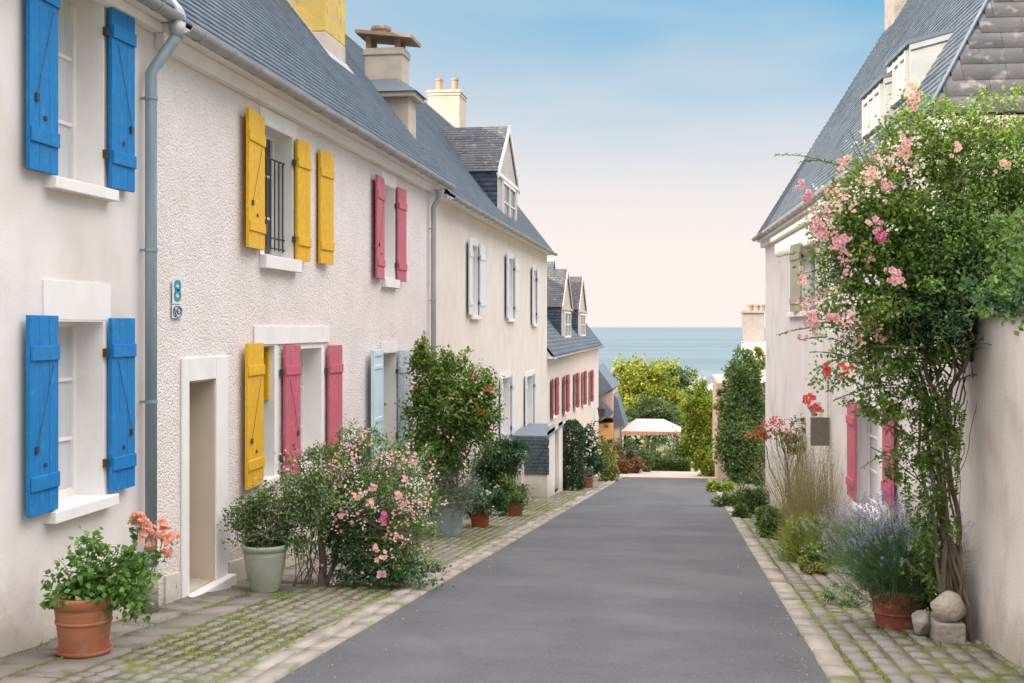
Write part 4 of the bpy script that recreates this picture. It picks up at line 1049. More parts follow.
for (px, py) in ((150, 532), (138, 528), (163, 535), (160, 552), (93, 536)): st.tube(wiggle(m_(px-15, 590), m_(px, py), .01, 7), .0035, 5)
build('stems', st, ML_mid, t)
for (px, py, k_) in ((134, 521, 5), (144, 524, 6), (146, 534, 4), (163, 524, 8), (160, 536, 6), (172, 538, 6), (152, 545, 4), (168, 552, 5), (140, 516, 3)):
    P = m_(px, py)+rng.normal(size=(k_*3, 3))*.020; O = unit(rng.normal(size=(k_*3, 3))+np.array([.3, -.8, .5]))
    npbuild('flower_head', *bloom_geo(P, O, .042, 8), MF_coral, t)

# 2 sage pot with pale shrub
p2 = stand(265, 592); Y2 = p2.y; m2 = math.hypot(p2.x, p2.y)*.99/FP
t = thing('potted_shrub', 'sage green pot with a pale leafy shrub below the yellow shutter', 'potted plant', p2)
potp(t, p2, 22.5*m2, 13*m2, 46*m2, M_greenpot, rimh=.06, waist=.012, saucer=False)
L2 = lambda px, py, dy=0: lcl(px, py, Y2+dy)
sets = []
for (px, py, rx, rz, n_) in ((265, 528, 36, 22, 3000), (285, 505, 34, 24, 2600), (300, 530, 28, 26, 2000), (248, 514, 22, 18, 1100), (310, 497, 26, 24, 1500)):
    P, O = blob(L2(px, py, .1), (rx*m2, rx*m2*.8, rz*m2), n_, sig=.17, shell=.35); sets.append(leaves_on(P, O, .034, .55))
npbuild('foliage', *merge(*sets), ML_var, t)
st = MB()
for k in range(18): st.tube(wiggle((p2.x+random.uniform(-.08,.08), p2.y+random.uniform(-.08,.08), p2.z+44*m2), L2(random.uniform(240,310), random.uniform(495,530)), .02, 7), .005, 5)
st.tube(wiggle((p2.x, p2.y, p2.z+40*m2), L2(255, 560), .01, 5), .004, 5)
build('stems', st, M_bark2, t)

# 3 rose shrub on a trunk
p3 = stand(321, 587); Y3 = p3.y; m3 = math.hypot(p3.x, p3.y)*.99/FP
L3 = lambda px, py, dy=0: lcl(px, py, Y3+dy)
t = thing('rose_bush', 'big rose shrub full of small pink and peach flowers on a short trunk', 'rose bush', p3)
tk = MB(); tk.tube(wiggle((p3.x, p3.y, p3.z-.05), L3(323, 520, .1), .02, 8), [.05,.045,.042,.04,.038,.036,.034,.03], 9)
tk.tube(wiggle((p3.x+.03, p3.y+.05, p3.z-.05), L3(345, 510, .2), .03, 8), [.03,.028,.026,.024,.022,.02,.018,.016], 7)
build('trunk', tk, M_bark, t)
tw = MB(); 
for k in range(60):
    a = L3(324+random.uniform(-4, 20), random.uniform(505, 545), .1); b = L3(random.uniform(285, 430), random.uniform(450, 565), random.uniform(-.3, .6))
    tw.tube(wiggle(a, b, .04, 8), [.012*(1-i*.1) for i in range(8)], 5)
for k in range(14): tw.tube(wiggle((p3.x+random.uniform(-.3,.1), p3.y+random.uniform(-.1,.3), p3.z), L3(random.uniform(285, 330), random.uniform(520, 545), .1), .03, 7), .005, 4)
build('branches', tw, M_bark2, t)
mid, lit, dk = [], [], []
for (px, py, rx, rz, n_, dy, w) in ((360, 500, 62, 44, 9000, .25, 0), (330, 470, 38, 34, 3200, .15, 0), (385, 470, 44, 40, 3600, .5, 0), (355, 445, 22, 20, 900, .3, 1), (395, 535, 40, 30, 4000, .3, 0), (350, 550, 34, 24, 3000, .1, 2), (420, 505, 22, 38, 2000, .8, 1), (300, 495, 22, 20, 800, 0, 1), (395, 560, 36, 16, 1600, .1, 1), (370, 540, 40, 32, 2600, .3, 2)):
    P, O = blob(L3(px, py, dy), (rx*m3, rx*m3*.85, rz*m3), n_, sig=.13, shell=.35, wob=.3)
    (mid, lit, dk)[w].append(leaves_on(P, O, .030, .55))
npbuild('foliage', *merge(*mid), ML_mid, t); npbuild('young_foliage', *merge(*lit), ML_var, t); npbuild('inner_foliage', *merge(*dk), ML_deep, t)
sp = []; stm = MB()
for k in range(46):
    px = random.uniform(290, 430); a = L3(px*.7+360*.3, random.uniform(455, 500), .25); top = 430+abs(px-350)*.45+random.uniform(-8, 30)
    VQ, pth = spray(a, L3(px, top, random.uniform(-.2, .7)), 22, .030, .10); sp.append(VQ); stm.tube(pth, .003, 4)
npbuild('shoots', *merge(*sp), ML_var, t); build('shoot_stems', stm, M_bark2, t)
for (mm_, nn_, sz, nm) in ((MF_peach, 330, .024, 'peach_blossoms'), (MF_pink, 170, .026, 'pink_blossoms'), (MF_white, 380, .018, 'cream_blossoms')):
    n_ = nn_; PP = []
    cl = [(355, 445, 22), (335, 460, 20), (395, 460, 24), (410, 480, 22), (360, 480, 40), (400, 520, 36), (330, 500, 40), (420, 500, 20), (380, 540, 40), (300, 480, 24)]
    for q in range(n_//5):
        px, py, r = random.choice(cl); PP.append(L3(px+random.gauss(0, r*.6), py+random.gauss(0, r*.55), random.uniform(-.45, .1))+rng.normal(size=(5, 3))*.03)
    PP = np.concatenate(PP); O = unit(rdir(len(PP))*.8+np.array([.3, -.9, .5]))
    npbuild(nm, *bloom_geo(PP, O, sz, 7), mm_, t, kind='stuff')
for (px, py, mm_) in ((298, 542, MF_pink), (306, 541, MF_peach), (357, 497, MF_peach), (371, 488, MF_pink), (385, 515, MF_hot), (383, 522, MF_hot), (376, 548, MF_pink), (383, 556, MF_peach), (381, 575, MF_pink), (341, 515, MF_pink), (405, 480, MF_pink), (398, 495, MF_peach), (372, 503, MF_peach)):
    P = L3(px, py, -.42)+rng.normal(size=(5, 3))*.022
    npbuild('rose_bloom', *bloom_geo(P, unit(rdir(5)*.5+np.array([.2, -1, .4])), .045, 9), mm_, t)
pp = stand(352, 607); P = np.array([tuple(stand(random.uniform(335, 372), random.uniform(572, 612))) for _ in range(9)])+np.array([0, 0, .012])
fp = npbuild('fallen_petals', *bloom_geo(P, unit(rdir(9)*.4+np.array([0, 0, 1.])), .03, 6), MF_hot, None, kind='stuff', label='fallen magenta petals on the cobbles under the rose shrub', category='petals')
# little patch of earth at its foot
e_ = MB(); e_.lathe((p3.x+.35, p3.y+.35, gz(p3.y+.35)+.012), [(.75, -.05), (.6, .03), (.3, .06), (.001, .07)], 20, wob=.12)
# bed of low greenery at its foot
P, O = blob(L3(385, 572, .1), (52*m3, .4, 9*m3), 2400, shell=.1); bd = npbuild('ground_ivy', *leaves_on(P, O, .035, .8), ML_deep, None, label='low dark greenery spreading at the foot of the rose shrub', category='ground cover', kind='stuff')

# 4 tall climbing shrub in a grey green pot
p4 = stand(447, 536); Y4 = p4.y; m4 = math.hypot(p4.x, p4.y)*.99/FP
L4 = lambda px, py, dy=0: lcl(px, py, Y4+dy)
t = thing('potted_climber', 'tall bushy climber with scattered red flowers rising from a grey-green pot by the drainpipe', 'potted plant', p4)
potp(t, p4, 20*m4, 14*m4, 36*m4, M_greypot, rimh=.07, bands=())
st = MB()
for k in range(22): st.tube(wiggle((p4.x+random.uniform(-.12,.12), p4.y+random.uniform(-.1,.1), p4.z+34*m4), L4(random.uniform(420, 485), random.uniform(370, 450), random.uniform(0, .7)), .07, 10), [.016*(1-i*.08) for i in range(10)], 5)
build('stems', st, M_bark2, t)
sets = []; lt = []
for (px, py, rx, rz, n_, w) in ((450, 415, 40, 46, 9000, 0), (432, 378, 22, 32, 2600, 1), (420, 352, 10, 22, 900, 1), (478, 400, 20, 30, 2200, 1), (455, 360, 14, 14, 500, 1), (465, 385, 26, 24, 1500, 1), (478, 420, 22, 34, 2000, 0), (440, 455, 36, 26, 3000, 0), (425, 420, 18, 48, 1800, 1)):
    P, O = blob(L4(px, py, .25), (rx*m4, rx*m4*.8, rz*m4), n_, sig=.15, shell=.3, wob=.28); (sets, lt)[w].append(leaves_on(P, O, .058, .6))
npbuild('foliage', *merge(*sets), ML_mid, t); npbuild('young_foliage', *merge(*lt), ML_light, t)
sp = []
for k in range(30):
    px = random.uniform(412, 500); VQ, _ = spray(L4(px*.5+225, random.uniform(370, 430), .2), L4(px, random.uniform(350, 375)+abs(px-440)*.75, random.uniform(0, .5)), 18, .055, .10); sp.append(VQ)
npbuild('shoots', *merge(*sp), ML_light, t)
for (px, py, mm_, s_) in ((475, 375, MF_red, .05), (488, 388, MF_red, .055), (480, 411, MF_red, .05), (413, 388, MF_red, .05), (493, 391, MF_pink, .05), (449, 437, MF_peach, .045), (464, 453, MF_red, .035), (440, 428, MF_pink, .05), (470, 402, MF_pink, .045), (428, 447, MF_white, .06), (490, 425, MF_pink, .05), (452, 397, MF_pink, .04), (482, 395, MF_peach, .05)):
    P = L4(px, py, -.38)+rng.normal(size=(5, 3))*.03
    npbuild('flower_head', *bloom_geo(P, unit(rdir(5)*.5+np.array([.3, -1, .3])), s_*.72, 9), mm_, t)
# lavender-like grey shrub sharing that pot
P, O = blob(L4(452, 492, -.25), (30*m4, .42, 20*m4), 4200, sig=.2, shell=.2)
sets = [leaves_on(P, O+np.array([0, 0, .8]), .05, .22)]
b0 = np.tile(np.array([[p4.x, p4.y-.05, p4.z+34*m4]]), (420, 1))+rng.normal(size=(420, 3))*np.array([.1, .1, .01])
sets2 = blade_geo(b0, rng.normal(size=(420, 3))*np.array([.75, .75, .15])+np.array([0, 0, .75]), rng.uniform(.35, .75, 420), .008, .5)
npbuild('grey_foliage', *sets[0], ML_grey, t); npbuild('grey_shoots', *sets2, ML_grey, t)

# 5 red pot with white flowers, 6 bush in a red pot, 7 dark shrub behind
def simple_pot(pxp, pyp, rt, rb, h, m, blobs, name, label, lm, lsize, blooms=(), width=.55, stems=True):
    p = stand(pxp, pyp); k = math.hypot(p.x, p.y)*.99/FP; L_ = lambda px, py, dy=0: lcl(px, py, p.y+dy)
    t = thing(name, label, 'potted plant', p)
    potp(t, p, rt*k, rb*k, h*k, m, rimh=h*k*.2)
    sets = []
    for (px, py, rx, rz, n_) in blobs:
        P, O = blob(L_(px, py), (rx*k, rx*k*.85, rz*k), n_, sig=.17, shell=.3, wob=.25); sets.append(leaves_on(P, O, lsize, width))
    npbuild('foliage', *merge(*sets), lm, t)
    if stems:
        st = MB(); bx = blobs[0]
        for q in range(9): st.tube(wiggle((p.x+random.uniform(-.06,.06), p.y, p.z+(h-3)*k), L_(bx[0]+random.uniform(-.6,.6)*bx[2], bx[1]), .03, 6), .008, 5)
        build('stems', st, M_bark2, t)
    for (px, py, mm_, s_) in blooms:
        P = L_(px, py, -.3)+rng.normal(size=(4, 3))*.035; npbuild('flower_head', *bloom_geo(P, unit(rdir(4)*.5+np.array([.2, -1, .4])), s_, 7), mm_, t)
    return t, p, k
simple_pot(480, 527, 10.5, 8.5, 18, M_clay3, [(482, 500, 19, 16, 1700), (500, 505, 9, 12, 500)], 'potted_daisy_plant', 'small bright red pot with a dark leafy plant and a few white flowers', ML_deep, .06,
           [(487, 492, MF_white, .05), (470, 500, MF_white, .03), (497, 488, MF_white, .03), (492, 506, MF_white, .03)])
simple_pot(513, 516, 11, 9, 13, M_clay2, [(513, 494, 16, 15, 1900), (503, 502, 12, 12, 800)], 'potted_shrub', 'round green shrub in a low red-brown pot beside the rendered pier', ML_ivy, .06)
def shrub(name, label, cat, base, L_, blobs, m, size, k, width=.55, sig=.15, shell=.35, blooms=(), trunk=True, group=None, droop=.1, wob=.25):
    t = thing(name, label, cat, base, group); sets = []
    for (px, py, rx, rz, n_) in blobs:
        P, O = blob(L_(px, py), (rx*k, rx*k*.85, rz*k), n_, sig=sig, shell=shell, wob=wob); sets.append(leaves_on(P, O, size, width, droop=droop))
    npbuild('foliage', *merge(*sets), m, t)
    if trunk:
        st = MB(); bx = blobs[0]
        for q in range(7): st.tube(wiggle((base[0]+random.uniform(-.1,.1), base[1]+random.uniform(-.1,.1), base[2]-.03), L_(bx[0]+random.uniform(-.7,.7)*bx[2], bx[1]-random.uniform(0, .4)*bx[3]), .06, 8), [.03*(1-.09*i) for i in range(8)], 6)
        build('stems', st, M_bark2, t)
    for (px, py, mm_, s_, n_) in blooms:
        P = L_(px, py)+rng.normal(size=(n_, 3))*s_*1.2+np.array([0, -.35, 0]); npbuild('flower_head', *bloom_geo(P, unit(rdir(n_)*.6+np.array([0, -1, .3])), s_, 7), mm_, t)
    return t
def mkL(Y): return lambda px, py, dy=0: lcl(px, py, Y+dy)
def kk(Y, px=600): return at_y(px, 400, Y).length/FP/1.0
b = stand(505, 512); b = Vector((-4.2, 27, gz(27)))
shrub('evergreen_shrub', 'dark blue-green evergreen shrub behind the potted plants by the cream house', 'shrub', b, mkL(27), [(500, 458, 26, 21, 5200), (486, 472, 16, 22, 2200), (515, 450, 15, 12, 1200), (498, 485, 20, 20, 2000)], ML_deep, .075, kk(27), .4)
# tall clipped hedge column and companions
Yh = 37.6; b = Vector((-3.50, Yh, gz(Yh)))
t = thing('clipped_conifer', 'tall narrow clipped dark green hedge column after the annex', 'hedge', b); k = kk(Yh)
n_ = 9000; z = rng.uniform(0, 1, n_); an = rng.uniform(0, 6.283, n_); r = .30*np.minimum(1, (1-z)*6+.35)*(1+.08*np.sin(an*3+z*9)); r = r*rng.uniform(.75, 1.03, n_)
zt_ = lcl(574, 421, Yh)[2]
P = np.stack([b.x+np.cos(an)*r*1.1, b.y+np.sin(an)*r*1.4, b.z+.05+z*(zt_-b.z-.05)], 1); O = np.stack([np.cos(an), np.sin(an), z*0+.3], 1)
npbuild('foliage', *leaves_on(P, unit(O), .07, .5), ML_hedge, t)
build('trunk', MB().tube([(b.x, b.y, b.z-.05), (b.x, b.y, zt_-.3)], [.06, .03], 7), M_bark, t)
shrub('flowering_shrub', 'loose shrub with small white flowers right of the clipped hedge column', 'shrub', Vector((-3.25, 40.5, gz(40.5))), mkL(40.5), [(590, 452, 11, 24, 2000), (586, 438, 9, 14, 700), (597, 462, 8, 14, 700)], ML_deep, .09, kk(40.5), blooms=[(589, 435, MF_white, .07, 9), (594, 444, MF_white, .07, 9), (589, 452, MF_white, .07, 8), (599, 450, MF_white, .06, 6), (587, 470, MF_white, .08, 9)])
simple_pot(588, 488, 5.5, 4.5, 11, M_clay2, [(588, 474, 6, 5, 260)], 'potted_plant', 'small red-brown pot with a bleached plant under the white-flowered shrub', ML_grey, .08)
shrub('yellow_shrub', 'yellow-green shrub at the end of the left pavement', 'shrub', Vector((-3.15, 46.5, gz(46.5))), mkL(46.5), [(606, 465, 10, 18, 1800), (611, 475, 9, 8, 700), (601, 455, 8, 12, 600)], ML_ygrass, .10, kk(46.5), width=.6)
shrub('mixed_shrub', 'olive and rust coloured shrub below the orange gable', 'shrub', Vector((-3.6, 56, gz(56))), mkL(56), [(610, 452, 11, 12, 1300), (603, 446, 8, 10, 500)], leafm('olive leaf', [(.10,.13,.03),(.20,.17,.05),(.28,.16,.05),(.07,.11,.03)]), .12, kk(56))
for (px, py, rx, rz, nm_, mm_, lb, Y) in ((622, 467, 8, 6, 'heather', ML_rust, 'low reddish brown plants at the road end, left clump', 57), (636, 466, 9, 7, 'heather', ML_rust, 'orange brown plants at the road end, right clump', 58), (622, 452, 11, 10, 'garden_shrub', ML_ivy, 'bright green shrub beside the white flowers below the canopy', 60), (631, 458, 9, 9, 'garden_shrub', ML_grey, 'pale grey shrub between the reddish plants and the clipped hedge', 59.5), (645, 458, 14, 11, 'garden_shrub', ML_ivy, 'dense green shrub in front of the canopy', 61), (667, 449, 22, 16, 'garden_shrub', ML_deep, 'dark shrub growing under the canopy', 66)):
    shrub(nm_, lb, 'shrub', Vector((lcl(px, 470, Y)[0], Y, gz(Y))), mkL(Y), [(px, py, rx, rz, 1100)], mm_, .13, kk(Y))
# low clipped hedge at the road end
Y = 62.5; t = thing('clipped_hedge', 'long low clipped hedge closing the far end of the road', 'hedge', Vector((lcl(668, 470, Y)[0], Y, gz(Y))))
a, b_ = lcl(648, 465, Y), lcl(690, 465, Y); n_ = 6000
P = np.stack([rng.uniform(a[0], b_[0], n_), Y+rng.uniform(0, .7, n_), gz(Y)+rng.uniform(0, .62, n_)+.03*np.sin(np.arange(n_))], 1)
npbuild('foliage', *leaves_on(P, rdir(n_)+np.array([0, -.5, .6]), .10, .6), ML_ivy, t)

# parasol canopy
Y = 70.0; bc = lcl(651, 470, Y); t = thing('garden_canopy', 'wide pale canopy on posts in the garden at the end of the road', 'canopy', Vector((bc[0], Y, gz(Y))))
x0_, x1_ = lcl(621, 430, Y)[0], lcl(681, 430, Y)[0]; xc = (x0_+x1_)/2; ze_ = lcl(650, 431.5, Y)[2]; za = lcl(650, 421, Y)[2]; dp = 3.4
cv = MB(); cv.add([(x0_,Y,ze_),(x1_,Y,ze_),(x1_,Y+dp,ze_),(x0_,Y+dp,ze_),(xc-.9,Y+dp*.5,za),(xc+.7,Y+dp*.5,za)], [(0,1,5,4),(1,2,5),(2,3,4,5),(3,0,4)])
build('canopy_top', cv, M_canvas, t)
vl = MB()
nseg = 14
for k in range(nseg):
    a0 = x0_+(x1_-x0_)*k/nseg; a1 = x0_+(x1_-x0_)*(k+1)/nseg; vl.wbox(a0+.01, a1-.01, Y-.03, Y-.005, ze_-.20-random.uniform(0, .04), ze_-.002)
build('valance', vl, mat('terracotta valance', (.55,.30,.22), (.48,.26,.2), 3, .9), t)
for (x, y) in ((x0_+.1, Y+.1), (x1_-.55, Y+.1), (x0_+.1, Y+dp-.1), (x1_-.1, Y+dp-.1)): build('post', MB().wbox(x-.05, x+.05, y-.05, y+.05, gz(y)-.1, ze_-.01), M_white, t)

# trees
def tree(name, label, base, blobs, L_, k, m, size, trunk_r=.2, group=None, width=.6, sig=.13):
    t = thing(name, label, 'tree', base, group); sets = []
    for (px, py, rx, rz, n_) in blobs:
        P, O = blob(L_(px, py), (rx*k, rx*k*.85, rz*k), n_, k=max(26, n_//60), sig=sig, shell=.45, wob=.32); sets.append(leaves_on(P, O, size, width))
    npbuild('crown', *merge(*sets), m, t)
    bx = blobs[0]; c = L_(bx[0], bx[1]); st = MB()
    st.tube(wiggle((base[0], base[1], base[2]-.2), c, .15, 8), [trunk_r*(1-.09*i) for i in range(8)], 9)
    for q in blobs:
        for _ in range(4):
            st.tube(wiggle((base[0]*.4+c[0]*.6, base[1]*.4+c[1]*.6, base[2]*.4+c[2]*.6), L_(q[0]+random.uniform(-.6, .6)*q[2], q[1]+random.uniform(-.6, .4)*q[3], random.uniform(-1, 1)), .2, 7), [trunk_r*.45*(1-.12*i) for i in range(7)], 6)
    build('trunk', st, M_bark, t)
ML_tree1 = leafm('tree leaf bright', [(.20,.27,.03),(.32,.36,.04),(.44,.42,.05),(.12,.19,.03),(.27,.32,.035)], .4)
ML_tree2 = leafm('tree leaf olive', [(.06,.11,.03),(.10,.15,.04),(.14,.19,.05),(.08,.13,.05)], .3)
g_ = 'trees beyond the end of the road'
tree('leafy_tree', 'tall darker green tree behind the others beyond the canopy', Vector((lcl(676, 430, 96)[0], 96, gz(96))), [(676, 392, 22, 24, 5000), (665, 382, 22, 18, 3000), (685, 410, 14, 26, 2500)], mkL(96), kk(96, 660), ML_tree2, .22, .25, g_)
tree('leafy_tree', 'broad yellow-green tree left of centre beyond the canopy', Vector((lcl(645, 430, 84)[0], 84, gz(84))), [(645, 390, 30, 26, 9500), (632, 385, 18, 18, 2500), (655, 412, 30, 20, 4500), (625, 400, 12, 18, 1500), (640, 375, 18, 12, 1800)], mkL(84), kk(84, 640), ML_tree1, .21, .25, g_)
tree('leafy_tree', 'dense green tree right behind the pale canopy', Vector((lcl(655, 430, 79)[0], 79, gz(79))), [(652, 415, 28, 18, 6500), (668, 425, 22, 14, 2500)], mkL(79), kk(79, 650), ML_tree2, .17, .2, g_)
tree('leafy_tree', 'bright yellow-green tree beside the overgrown pale wall', Vector((lcl(700, 470, 66)[0], 66, gz(66))), [(702, 405, 18, 22, 5500), (699, 435, 16, 28, 7000), (706, 460, 12, 16, 2200), (694, 450, 10, 20, 1500)], mkL(66), kk(66, 700), ML_yel, .15, .16, g_)
for i_, (px, Y, lb) in enumerate(((634, 72, 'dark bushy shrub left of the canopy post behind the garden'), (690, 74, 'olive shrub filling the gap right of the canopy post'))):
    shrub('garden_shrub', lb, 'shrub', Vector((lcl(px, 470, Y)[0], Y, gz(Y))), mkL(Y), [(px, 452, 15, 16, 2200)], ML_tree2, .16, kk(Y))

# climbers on the far right building
YI = 47.0
t = thing('climbing_ivy', 'dark green climber mass covering the pale building at the corner of the white house', 'climber', Vector((2.4, YI, gz(YI)))); k = kk(YI, 740); L_ = mkL(YI)
sets = []; s2_ = []
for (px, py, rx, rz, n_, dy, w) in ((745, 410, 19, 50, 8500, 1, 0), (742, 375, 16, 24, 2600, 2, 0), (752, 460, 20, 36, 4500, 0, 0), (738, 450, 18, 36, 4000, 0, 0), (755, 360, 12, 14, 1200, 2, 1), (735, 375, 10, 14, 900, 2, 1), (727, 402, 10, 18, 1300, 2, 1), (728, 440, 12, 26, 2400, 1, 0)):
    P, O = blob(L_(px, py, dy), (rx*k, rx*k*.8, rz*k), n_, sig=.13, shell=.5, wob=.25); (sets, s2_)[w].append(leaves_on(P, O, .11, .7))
npbuild('foliage', *merge(*sets), ML_ivy, t); npbuild('yellow_green_foliage', *merge(*s2_), ML_ygrass, t)  # second set: upper and left clumps in yellow-green leaves
st = MB()
for q in range(12): st.tube(wiggle((L_(740+q, 470)[0], YI, gz(YI)-.05), L_(735+random.uniform(0, 25), random.uniform(370, 420), 1), .12, 9), .03, 5)
build('stems', st, M_bark2, t)
shrub('yellow_shrub', 'golden yellow shrub at the foot of the pale wall beyond the ivy', 'shrub', Vector((1.1, 55, gz(55))), mkL(55), [(708, 468, 9, 11, 1500), (700, 460, 6, 10, 700)], ML_yel, .12, kk(55, 700))
shrub('flower_clump', 'low yellow-green flowering clump beside the right kerb', 'plant', Vector((1.45, 38.5, gz(38.5))), mkL(38.5), [(712, 486, 8, 5, 800), (726, 488, 9, 5, 900)], ML_yel, .08, kk(38.5, 700), trunk=False)
shrub('low_shrub', 'low dark green shrub nearest the road edge on the right pavement', 'shrub', Vector((1.6, 30, gz(30))), mkL(30), [(725, 503, 12, 8, 1800), (738, 500, 10, 12, 1400)], ML_ivy, .06, kk(30, 720), trunk=False)
shrub('low_shrub', 'rounded fresh green shrub at the far corner of the white house', 'shrub', Vector((1.85, 27.2, gz(27.2))), mkL(27.0), [(756, 503, 13, 16, 2600), (748, 492, 12, 14, 1200)], ML_ivy, .055, kk(27, 750))
# right pavement bed
Yb = 18.0; shrub('dark_tussock', 'rounded dark green bush under the dry grass by the white house', 'bush', Vector((1.80, 20.3, gz(20.3))), mkL(20.3), [(776, 533, 15, 22, 5200), (789, 528, 13, 18, 2600)], ML_ivy, .055, kk(20, 780), width=.45, trunk=False)
bs_ = Vector((1.85, 16.6, gz(16.6)))
for i_, (px, py, Y, rx, rz, lb) in enumerate(((741, 512, 25.6, 8, 8, 'small round shrub between the low dark shrub and the corner of the white house'), (768, 520, 23.2, 12, 14, 'round green shrub just before the dark bush by the white wall'), (815, 562, 15.2, 13, 14, 'low leafy mound at the roadside foot of the yellow-green grass'))):
    b = Vector((min(lcl(px, py, Y)[0], 1.9), Y, gz(Y))); shrub('round_shrub', lb, 'shrub', b, mkL(Y), [(px, py, rx, rz, 2200)], (ML_ivy, ML_mid, ML_light)[i_], .045, kk(Y, px), trunk=False)
t = thing('ornamental_grass', 'yellow-green grassy mound between the dark bush and the lavender', 'grass', bs_); k = kk(16.6, 800)
n_ = 3800; B0 = np.array(bs_)+rng.normal(size=(n_, 3))*np.array([.16, .22, 0]); 
npbuild('blades', *blade_geo(B0, rng.normal(size=(n_, 3))*np.array([.40, .40, .1])+np.array([0, 0, 1.]), rng.uniform(.3, .72, n_), .013, .6), ML_ygrass, t)
P, O = blob(lcl(807, 550, 16.6), (22*k, 24*k, 27*k), 5200, shell=.3, sig=.2); npbuild('foliage', *leaves_on(P, O+np.array([0,0,.6]), .06, .3), ML_ygrass, t)
t = thing('dry_grass', 'tall feathery straw-coloured grass against the white wall under the metal box', 'grass', Vector((2.0, 18.6, gz(18.6))))
n_ = 900; B0 = np.array([1.92, 18.6, gz(18.6)])+rng.normal(size=(n_, 3))*np.array([.16, .75, 0])
Dg = rng.normal(size=(n_, 3))*np.array([.22, .25, .05])+np.array([-.05, 0, 1.]); Lg = rng.uniform(.9, 2.0, n_)
npbuild('blades', *blade_geo(B0, Dg, Lg, .009, .35, 5), ML_dry, t)
k_ = rng.choice(n_, 500); tip = B0[k_]+unit(Dg[k_])*(Lg[k_]*.93)[:, None]; P = np.repeat(tip, 9, 0)-unit(np.repeat(Dg[k_], 9, 0))*rng.uniform(0, .3, 4500)[:, None]+rng.normal(size=(4500, 3))*.014
npbuild('seed_heads', *leaf_geo(P, rng.normal(size=(4500, 3))*.4+np.array([0, 0, 1]), rdir(4500), .028, .25), ML_dry, t)
# red flowering shrub
t = thing('red_flower_shrub', 'thin-stemmed shrub topped with red and orange flowers beside the metal box', 'shrub', Vector((1.85, 21.5, gz(21.5)))); L_ = mkL(21.5); k = kk(21.5, 780)
st = MB(); sets = []
for q in range(14):
    tp = L_(random.uniform(760, 806), random.uniform(425, 448)); st.tube(wiggle((1.85+random.uniform(-.08,.08), 21.5+random.uniform(-.1,.1), gz(21.5)), tp, .05, 9), .008, 4)
for (px, py, rx, rz, n_) in ((778, 438, 22, 9, 500), (795, 445, 13, 10, 420), (765, 432, 12, 6, 180), (800, 425, 8, 7, 130)):
    P, O = blob(L_(px, py), (rx*k, rx*k*.8, rz*k), n_, shell=.2, sig=.2); sets.append(leaves_on(P, O, .055, .5))
npbuild('foliage', *merge(*sets), leafm('olive rust leaf', [(.12,.13,.03),(.22,.18,.05),(.10,.14,.04)]), t); build('stems', st, M_bark2, t)
for (px, py) in ((752, 435), (760, 430), (768, 424), (775, 421), (781, 425), (771, 430), (786, 430), (777, 419), (764, 437)):
    P = L_(px, py, -.2)+rng.normal(size=(26, 3))*np.array([.06, .06, .035]); npbuild('flower_head', *bloom_geo(P, unit(rdir(26)*.8+np.array([0, -1, .5])), .026, 6), MF_red, t)

# lavender pot
p9 = stand(897, 628); Y9 = p9.y; k9 = at_y(897, 600, Y9).length/FP
t = thing('potted_lavender', 'big bushy lavender with blue-violet spikes in a terracotta pot on the right', 'potted plant', p9)
potp(t, p9, 24.5*k9, 18.5*k9, 36*k9, M_clay2, rimh=.10, bands=(.13,))
n_ = 3600; top = np.array([p9.x, p9.y, p9.z+34*k9])
B0 = top+rng.normal(size=(n_, 3))*np.array([.10, .10, .01]); Dv = rng.normal(size=(n_, 3))*np.array([.46, .45, .20])+np.array([-.06, 0, .95]); Lv = rng.uniform(.30, .78, n_)
npbuild('stalks', *blade_geo(B0, Dv, Lv, .0065, .45, 4), ML_lav, t)
P, O = blob(top+np.array([-.05, 0, .20]), (.44, .40, .34), 7500, sig=.15, shell=.3, wob=.2); npbuild('foliage', *leaves_on(P, O*1+np.array([0, 0, 1.]), .048, .16, spread=.5), ML_lav, t)
n_ = 620; Ds = rng.normal(size=(n_, 3))*np.array([.42, .42, .1])+np.array([-.08, 0, .95]); Ds = unit(Ds); Ls = rng.uniform(.55, .92, n_); Bs = top+rng.normal(size=(n_, 3))*np.array([.08, .08, .01])
npbuild('flower_stalks', *blade_geo(Bs, Ds, Ls, .0035, .25, 4), ML_grey, t)
hz = Ds*np.array([1, 1, 0]); tipc = Bs+Ds*Ls[:, None]+hz*(Ls*.25*.6)[:, None]-np.array([0, 0, 1])*(Ls*.25*.5*np.linalg.norm(hz, axis=1))[:, None]
P = np.repeat(tipc, 16, 0)-np.repeat(Ds, 16, 0)*rng.uniform(-.01, .065, n_*16)[:, None]+rng.normal(size=(n_*16, 3))*.0055
npbuild('flower_spikes', *leaf_geo(P, rng.normal(size=(n_*16, 3))+np.repeat(Ds, 16, 0), rdir(n_*16), .013, .7), MF_lav, t, kind='stuff')
